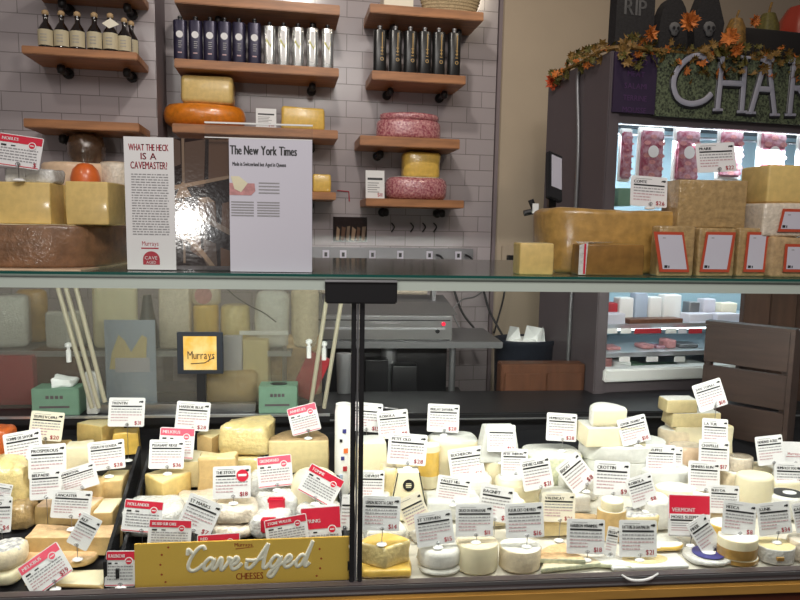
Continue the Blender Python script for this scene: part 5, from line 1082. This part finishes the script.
r = py; b = MB(); b.disc(0, r['h']*.74, .016, 0, 'black', 24); b.q(-.008, r['h']*.74-.002, .008, r['h']*.74+.002, -.001, 'ivory'); b.q(-.007, r['h']*.74+.004, .007, r['h']*.74+.006, -.001, 'ivory'); b.q(-.007, r['h']*.74-.006, .007, r['h']*.74-.004, -.001, 'ivory')
sl = (.08*(1-.52)/2)/r['h']; o = b.build('round_seal', r['o'], loc=(0, -.001, 0), rot=(0, 0, 0)); o.data.transform(Matrix.Shear('XY', 4, (0, 0)) if False else Matrix(((1,0,0,0),(0,1,sl,-.0015),(0,0,1,0),(0,0,0,1))))
b = MB(); wv = r['w']/2
for s_ in (-1, 1): b.tube([(s_*wv, -.0005, .001), (s_*wv*.53, sl*r['h']-.0005, r['h'])], .0016, 'black', 6)
b.build('black_edging', r['o'])
item('e22', 'round', 380, 398, 462, 515, .07, ('hard_pale', 'bloomy_warm', 'washed'), 'rolled beige cheese left of the pyramid', name='cheese_roll', bev=.02, wob=.003)
item('e23', 'rect', 356, 388, 436, 490, .08, ('ivory', 'cloth_white', 'ivory'), 'ivory square block just right of the post below the back cards', bev=.004, wob=.001)
item('e24', 'rect', 392, 424, 440, 480, .08, ('ivory', 'bloomy', 'ivory'), 'pale block hidden behind the $28 pyramid card', bev=.008, wob=.003)
item('e25', 'rect', 690, 722, 470, 500, .08, BW, 'bloomy pale block under the lower right cards', bev=.01, wob=.003, seed=25)
item('e26', 'rect', 360, 392, 488, 525, .08, IV, 'ivory block behind the small card by the post', bev=.008, wob=.002, seed=26)
item('e27', 'rect', 776, 806, 476, 505, .06, IV, 'ivory block behind the plain red-script card', bev=.008, wob=.002, seed=27)
# filler pieces glimpsed between the cards of the right bay
item('f1', 'round', 452, 492, 470, 505, .08, BL, 'white round glimpsed between the two slanting cards left of centre', bev=.012, wob=.004, seed=31)
item('f2', 'round', 560, 600, 470, 505, .07, BL, 'white round beneath the steeply tilted $8 card', bev=.012, wob=.004, seed=32)
item('f3', 'round', 640, 690, 462, 500, .09, 'cloth_white', 'white wrapped cheese under the $15 card beside the big wheel', bev=.01, wob=.005, seed=33)
# ================================================================== price tags in the case
def support(x, Y, zc):
    best = deckz(Y)
    for r in IT.values():
        if abs(x-r['x']) < r['w']/2-.004 and r['Y']+.003 < Y < r['Y']+r['d']-.003 and r['z'] < zc+.012 and r['z'] > best: best = r['z']
    return best
def T(cx, cy, w, h, rot, style, title, price, label, Y=None, hh=.072, badge=False, tilt=12):
    if Y is None: Y = gdeck(cx, cy+h/2, hh).y
    Y = max(Y, 1.475)
    p = P(cx, cy+h/2, Y); zs_ = support(p.x, Y, p.z)
    ptag_px(cx, cy, w, h, rot, Y, style, title, price, label, zs=zs_, tilt=tilt, badge=badge)
# left bay
T(47,426,32,28,5,'beige','TRUFFLE N CAPRA','$20','beige-tinted price card at the back of the left bay, over the tilted one', hh=.11)
T(24,447,36,31,-10,'white','TOMME DE SAVOIE','','white card tilted left at the back of the left bay', hh=.11)
T(48,461,36,33,-3,'white','PROSPEROUS','','white card half covering its tilted neighbour, left bay', hh=.10)
T(46,484,30,29,-3,'white','BELPAESE','','white card in the middle of the left bay directly below another card', hh=.09)
T(79,478,36,23,-17,'white','EMMENTHAL','','faded white card tilted up to the right in the left bay', hh=.09)
T(107,455,35,28,-6,'white','OSSAU N GOUDA','$28','white price card reading $28 next to the dark divider, left bay', hh=.09)
T(127,412,35,28,1,'white','TRENTIN','$31','white price card reading $31 on the golden orange cube', hh=.11)
T(72,504,38,27,4,'white','LANCASTER','$25','white price card in front of the faded tilted card, left bay', hh=.08)
T(85,531,22,32,27,'white','ALP','','narrow white card leaning right on the tan slabs at left', hh=.06)
T(46,569,42,34,-36,'pink','MELKBUS','$19','large pink-headed card tilted steeply on the front left cheeses', hh=.03, Y=1.485, tilt=25)
T(4,491,15,14,10,'white','','','small white card cut by the left frame edge, upper one', hh=.09)
T(3,514,18,34,0,'white','GO','$4','small white card cut by the left frame edge, lower one', hh=.07)
# gold sign bay
T(193,416,33,28,4,'white','HARBOR BLUE','$28','white price card at the very back of the gold-sign bay', hh=.12)
T(177,443,34,30,3,'pink','MELKBUS','','pink-headed card peeking over the $36 card', Y=1.84)
T(167,454,34,28,1,'white','PLEASANT RIDGE','$36','white price card reading $36 in the gold-sign bay', Y=1.80)
T(232,482,37,31,-1,'white','THE STOUT','$18','white price card with a round red badge in the gold-sign bay', Y=1.66, badge=True)
T(275,471,34,30,-5,'pink','GREENSWARD','','pale card with a pink-red header in the centre of the gold-sign bay', Y=1.73)
T(304,419,29,27,-14,'pink','ANNELIES','','small pink-headed card tilted left on the big half wheel', hh=.13)
T(321,485,38,29,29,'red','TOMME','','red-headed card leaning down to the right beside the post', Y=1.66)
T(143,516,38,31,6,'red','HOLLANDER','','left red-headed card above the gold sign', Y=1.60)
T(170,534,42,28,3,'red','BIG RED SUR CAKE','','red-headed card tucked behind the left part of the gold sign', Y=1.50)
T(200,515,35,34,23,'white','ST MARKS','$7','white price card reading $7, leaning right above the gold sign', Y=1.56)
T(219,548,42,28,-2,'red','RED','','red card edge just showing over the middle of the gold sign', Y=1.49)
T(287,531,42,28,-9,'red','STONE WALLER','','red-headed card tilted left just above the gold sign', Y=1.50)
T(321,525,40,36,-3,'redbig','SPRING','','card with a deep red upper half beside the post above the gold sign', Y=1.53)
T(121,568,29,34,1,'red','KALENZAR','','red-headed card left of the gold sign by the dark divider', Y=1.477)
T(346,512,10,34,3,'white','','','narrow white card seen edge-on just left of the post', Y=1.60)
# right bay
T(366,417,32,28,5,'white','FARM','$15','white card partly behind the post at the back', hh=.12)
T(393,424,31,27,-5,'white','ROBIOLA','$8','white price card reading $8 at the back next to the post', hh=.115)
T(407,449,39,30,5,'white','PETIT OLD','$28','white price card reading $28 on the pyramid cheese', Y=1.73)
T(443,418,32,27,3,'white','BRILLAT SAVARIN','$28','lone white price card against the black back panel left of centre', hh=.13)
T(466,463,35,30,-7,'white','BUCHERON','$15','white price card tilted left before the ivory block', Y=1.80)
T(371,485,26,29,2,'white','LE CHEVROT','','white card cut by the post above the grey $14 card', Y=1.70)
T(381,513,38,33,3,'white','LEMON RICOTTA CAKE','$14','front price card reading $14 on the yellow wrapped wedge', Y=1.50)
T(414,511,26,32,-24,'beige','','','beige-grey card leaning behind the $14 and $15 front cards', Y=1.56)
T(434,528,38,32,-7,'white','ST STEPHEN','$15','front price card reading $15 on the white bloomy wheels', Y=1.50)
T(453,490,34,26,9,'white','VALLEY HILL','','white card sloping right above the $11 front card', Y=1.68)
T(474,520,38,31,1,'white','DELICE DE BOURGOGNE','$11','front price card reading $11 on the cream cylinder', Y=1.51)
T(495,503,34,34,10,'white','BAGNET','$5','white card half hidden behind the two middle front cards', Y=1.60)
T(501,438,29,26,2,'white','MITI','$12','card on the face of the white pointed carton', Y=1.80, tilt=20)
T(514,462,27,26,2,'white','PETIT THERON','','white card under the pointed carton, behind another card', Y=1.76)
T(536,473,31,31,-9,'white','CHEVRE CLASSIC','$21','white price card reading $21 right of the pale bun-shaped cheese', Y=1.70)
T(561,427,31,27,4,'white','HUMBOLDT FOG','$28','white price card reading $28 standing on the large cut white wheel', hh=.12)
T(575,473,28,33,-37,'white','BIJOU','$8','white card reading $8 tilted steeply up to the right', Y=1.72)
T(524,520,39,33,-1,'white','FLEUR DES CHEVRES','$16','front price card reading $16 on the wrapped cream cylinder', Y=1.51)
T(558,507,34,28,3,'beige','VALENCAY','$26','beige price card reading $26 behind the greenish wedges', Y=1.60)
T(585,536,39,33,3,'white','HARBISON WINNIMERE','$18','front price card reading $18 on the greenish wedges', Y=1.51)
T(611,478,37,33,4,'white','CROTTIN','$9','white price card reading $9 on the small yellow round', Y=1.66)
T(633,430,30,26,-13,'white','COWGIRL CREAMERY','$18','white price card tilted left on the back left stack', Y=1.80)
T(660,459,31,28,3,'white','TRUFFLE','$15','white price card below the right cheese stack, left side', Y=1.78)
T(641,490,28,29,-15,'white','ROBIOLA','$8','white price card reading $8 tilted left in the middle of the right bay', Y=1.63)
T(637,538,39,35,2,'white','FATTORE DI SAN MARTIN','$21','front price card reading $21 above the flat white box', Y=1.51)
T(611,541,12,28,12,'white','FRESH','','narrow white card squeezed between the $18 and $21 front cards', Y=1.53)
T(688,515,44,40,3,'redbig','VERMONT|MOSES SLEEPER','','large card with a red block over a heading line, right bay', Y=1.57)
T(703,534,23,34,-31,'white','FIFER','','narrow white card leaning right on the blue-labelled wheel', Y=1.53)
T(709,395,31,27,-16,'white','SAN TOMAS','$18','tilted price card high on the right cheese stack', Y=1.84)
T(714,433,27,28,4,'white','LA TUR','','white card on the right stack directly over another card', Y=1.80)
T(713,455,32,29,4,'white','CHAPELLE','$17','white price card overlapping the one above at the right stack', Y=1.77)
T(703,476,33,29,4,'white','SINNERS RUN','','white card in the right bay left of the glass lid', Y=1.72)
T(723,499,32,27,4,'white','BLEU DA','','white card above the $8 front right card', Y=1.62)
T(738,518,35,32,8,'white','MITICA','$8','front price card reading $8 on the gold-banded pair', Y=1.52)
T(773,518,35,31,-4,'white','KUNIK','$34','front price card reading $34 on the paper-wrapped cylinder', Y=1.52)
T(769,450,29,28,-5,'white','HUNDRED ACRES','','white card behind the plain red-script card at right', hh=.10)
T(792,453,38,22,2,'plain','','','plain white card with small red script at the right edge', hh=.09)
T(790,477,36,28,3,'white','HUMBOLDT FOG MINI','$24','white price card at the right edge below the plain card', Y=1.74)
T(802,517,20,28,-8,'white','KAAS','','front card cut by the right frame edge', Y=1.52)
T(673,459,18,24,4,'white','','','pale card half hidden right of the $15 card under the stack', Y=1.80)
# ================================================================== lights
def area(name, loc, target, sx, sy, power, col=(1, 1, 1)):
    ld = bpy.data.lights.new(name, 'AREA'); ld.shape = 'RECTANGLE'; ld.size = sx; ld.size_y = sy; ld.energy = power; ld.color = col
    o = bpy.data.objects.new(name, ld); C.objects.link(o); o.location = loc
    o.rotation_euler = (Vector(target)-Vector(loc)).to_track_quat('-Z', 'Z').to_euler() if abs((Vector(target)-Vector(loc)).normalized().z) < .999 else (0, 0, 0); return o
def spot(name, loc, target, power, ang, blend=.6, r=.05, col=(1, .93, .84)):
    ld = bpy.data.lights.new(name, 'SPOT'); ld.energy = power; ld.spot_size = math.radians(ang); ld.spot_blend = blend; ld.shadow_soft_size = r; ld.color = col
    o = bpy.data.objects.new(name, ld); C.objects.link(o); o.location = loc; o.rotation_euler = (Vector(target)-Vector(loc)).to_track_quat('-Z', 'Y').to_euler(); return o
lc = area('case_light', (.2, 1.50, zt_g-.036), (.2, 1.78, .75), 2.9, .03, 17, (1, .97, .92)); lc.rotation_euler = (math.radians(22), 0, 0)
kc = K.o + K.u*.65 + K.n*-.07; kc.z = zs-.09; tg = K.o + K.u*.65 + K.n*-.45; tg.z = 1.2
l2 = area('cooler_light', kc, tg, 1.2, .03, 13, (.80, .93, 1))
spot('ceiling_spot', (-.05, 1.75, 3.1), (-.05, 3.2, 1.7), 42, 110, .8, .06)
spot('ceiling_spot', (-1.4, 1.2, 3.1), (-1.4, 2.7, 1.6), 15, 90, .8, .06)
spot('ceiling_spot', (1.15, 1.9, 3.1), (1.0, 3.2, 1.9), 17, 100, .8, .06, (1, .85, .65))
spot('ceiling_spot', (.3, -.3, 3.0), (.3, 1.7, 1.3), 40, 80, .8, .10, (1, .95, .9))
area('front_fill_panel', (0, -.2, 3.0), (0, 1.6, 1.0), 2.2, .8, 30, (1, .95, .9))  # unseen panel added as frontal fill for signs and cards
H_ = P(187, 222, 1.4695); d_in = (H_-CAM).normalized(); d_out = Vector((d_in.x, -d_in.y, d_in.z)); PLp = H_ + d_out*2.6
spot('glint_spot', PLp, H_, 26, 60, .7, .045, (1, .97, .92))  # unseen lamp, set at the mirror direction for the cave print's glint
world = bpy.data.worlds.new('world'); bpy.context.scene.world = world; world.use_nodes = True
bg = world.node_tree.nodes['Background']; bg.inputs[0].default_value = (.50, .44, .42, 1); bg.inputs[1].default_value = .22
vs = bpy.context.scene.view_settings; vs.view_transform = 'Standard'; vs.look = 'None'; vs.gamma = 1; vs.exposure = 0; vs.use_curve_mapping = False
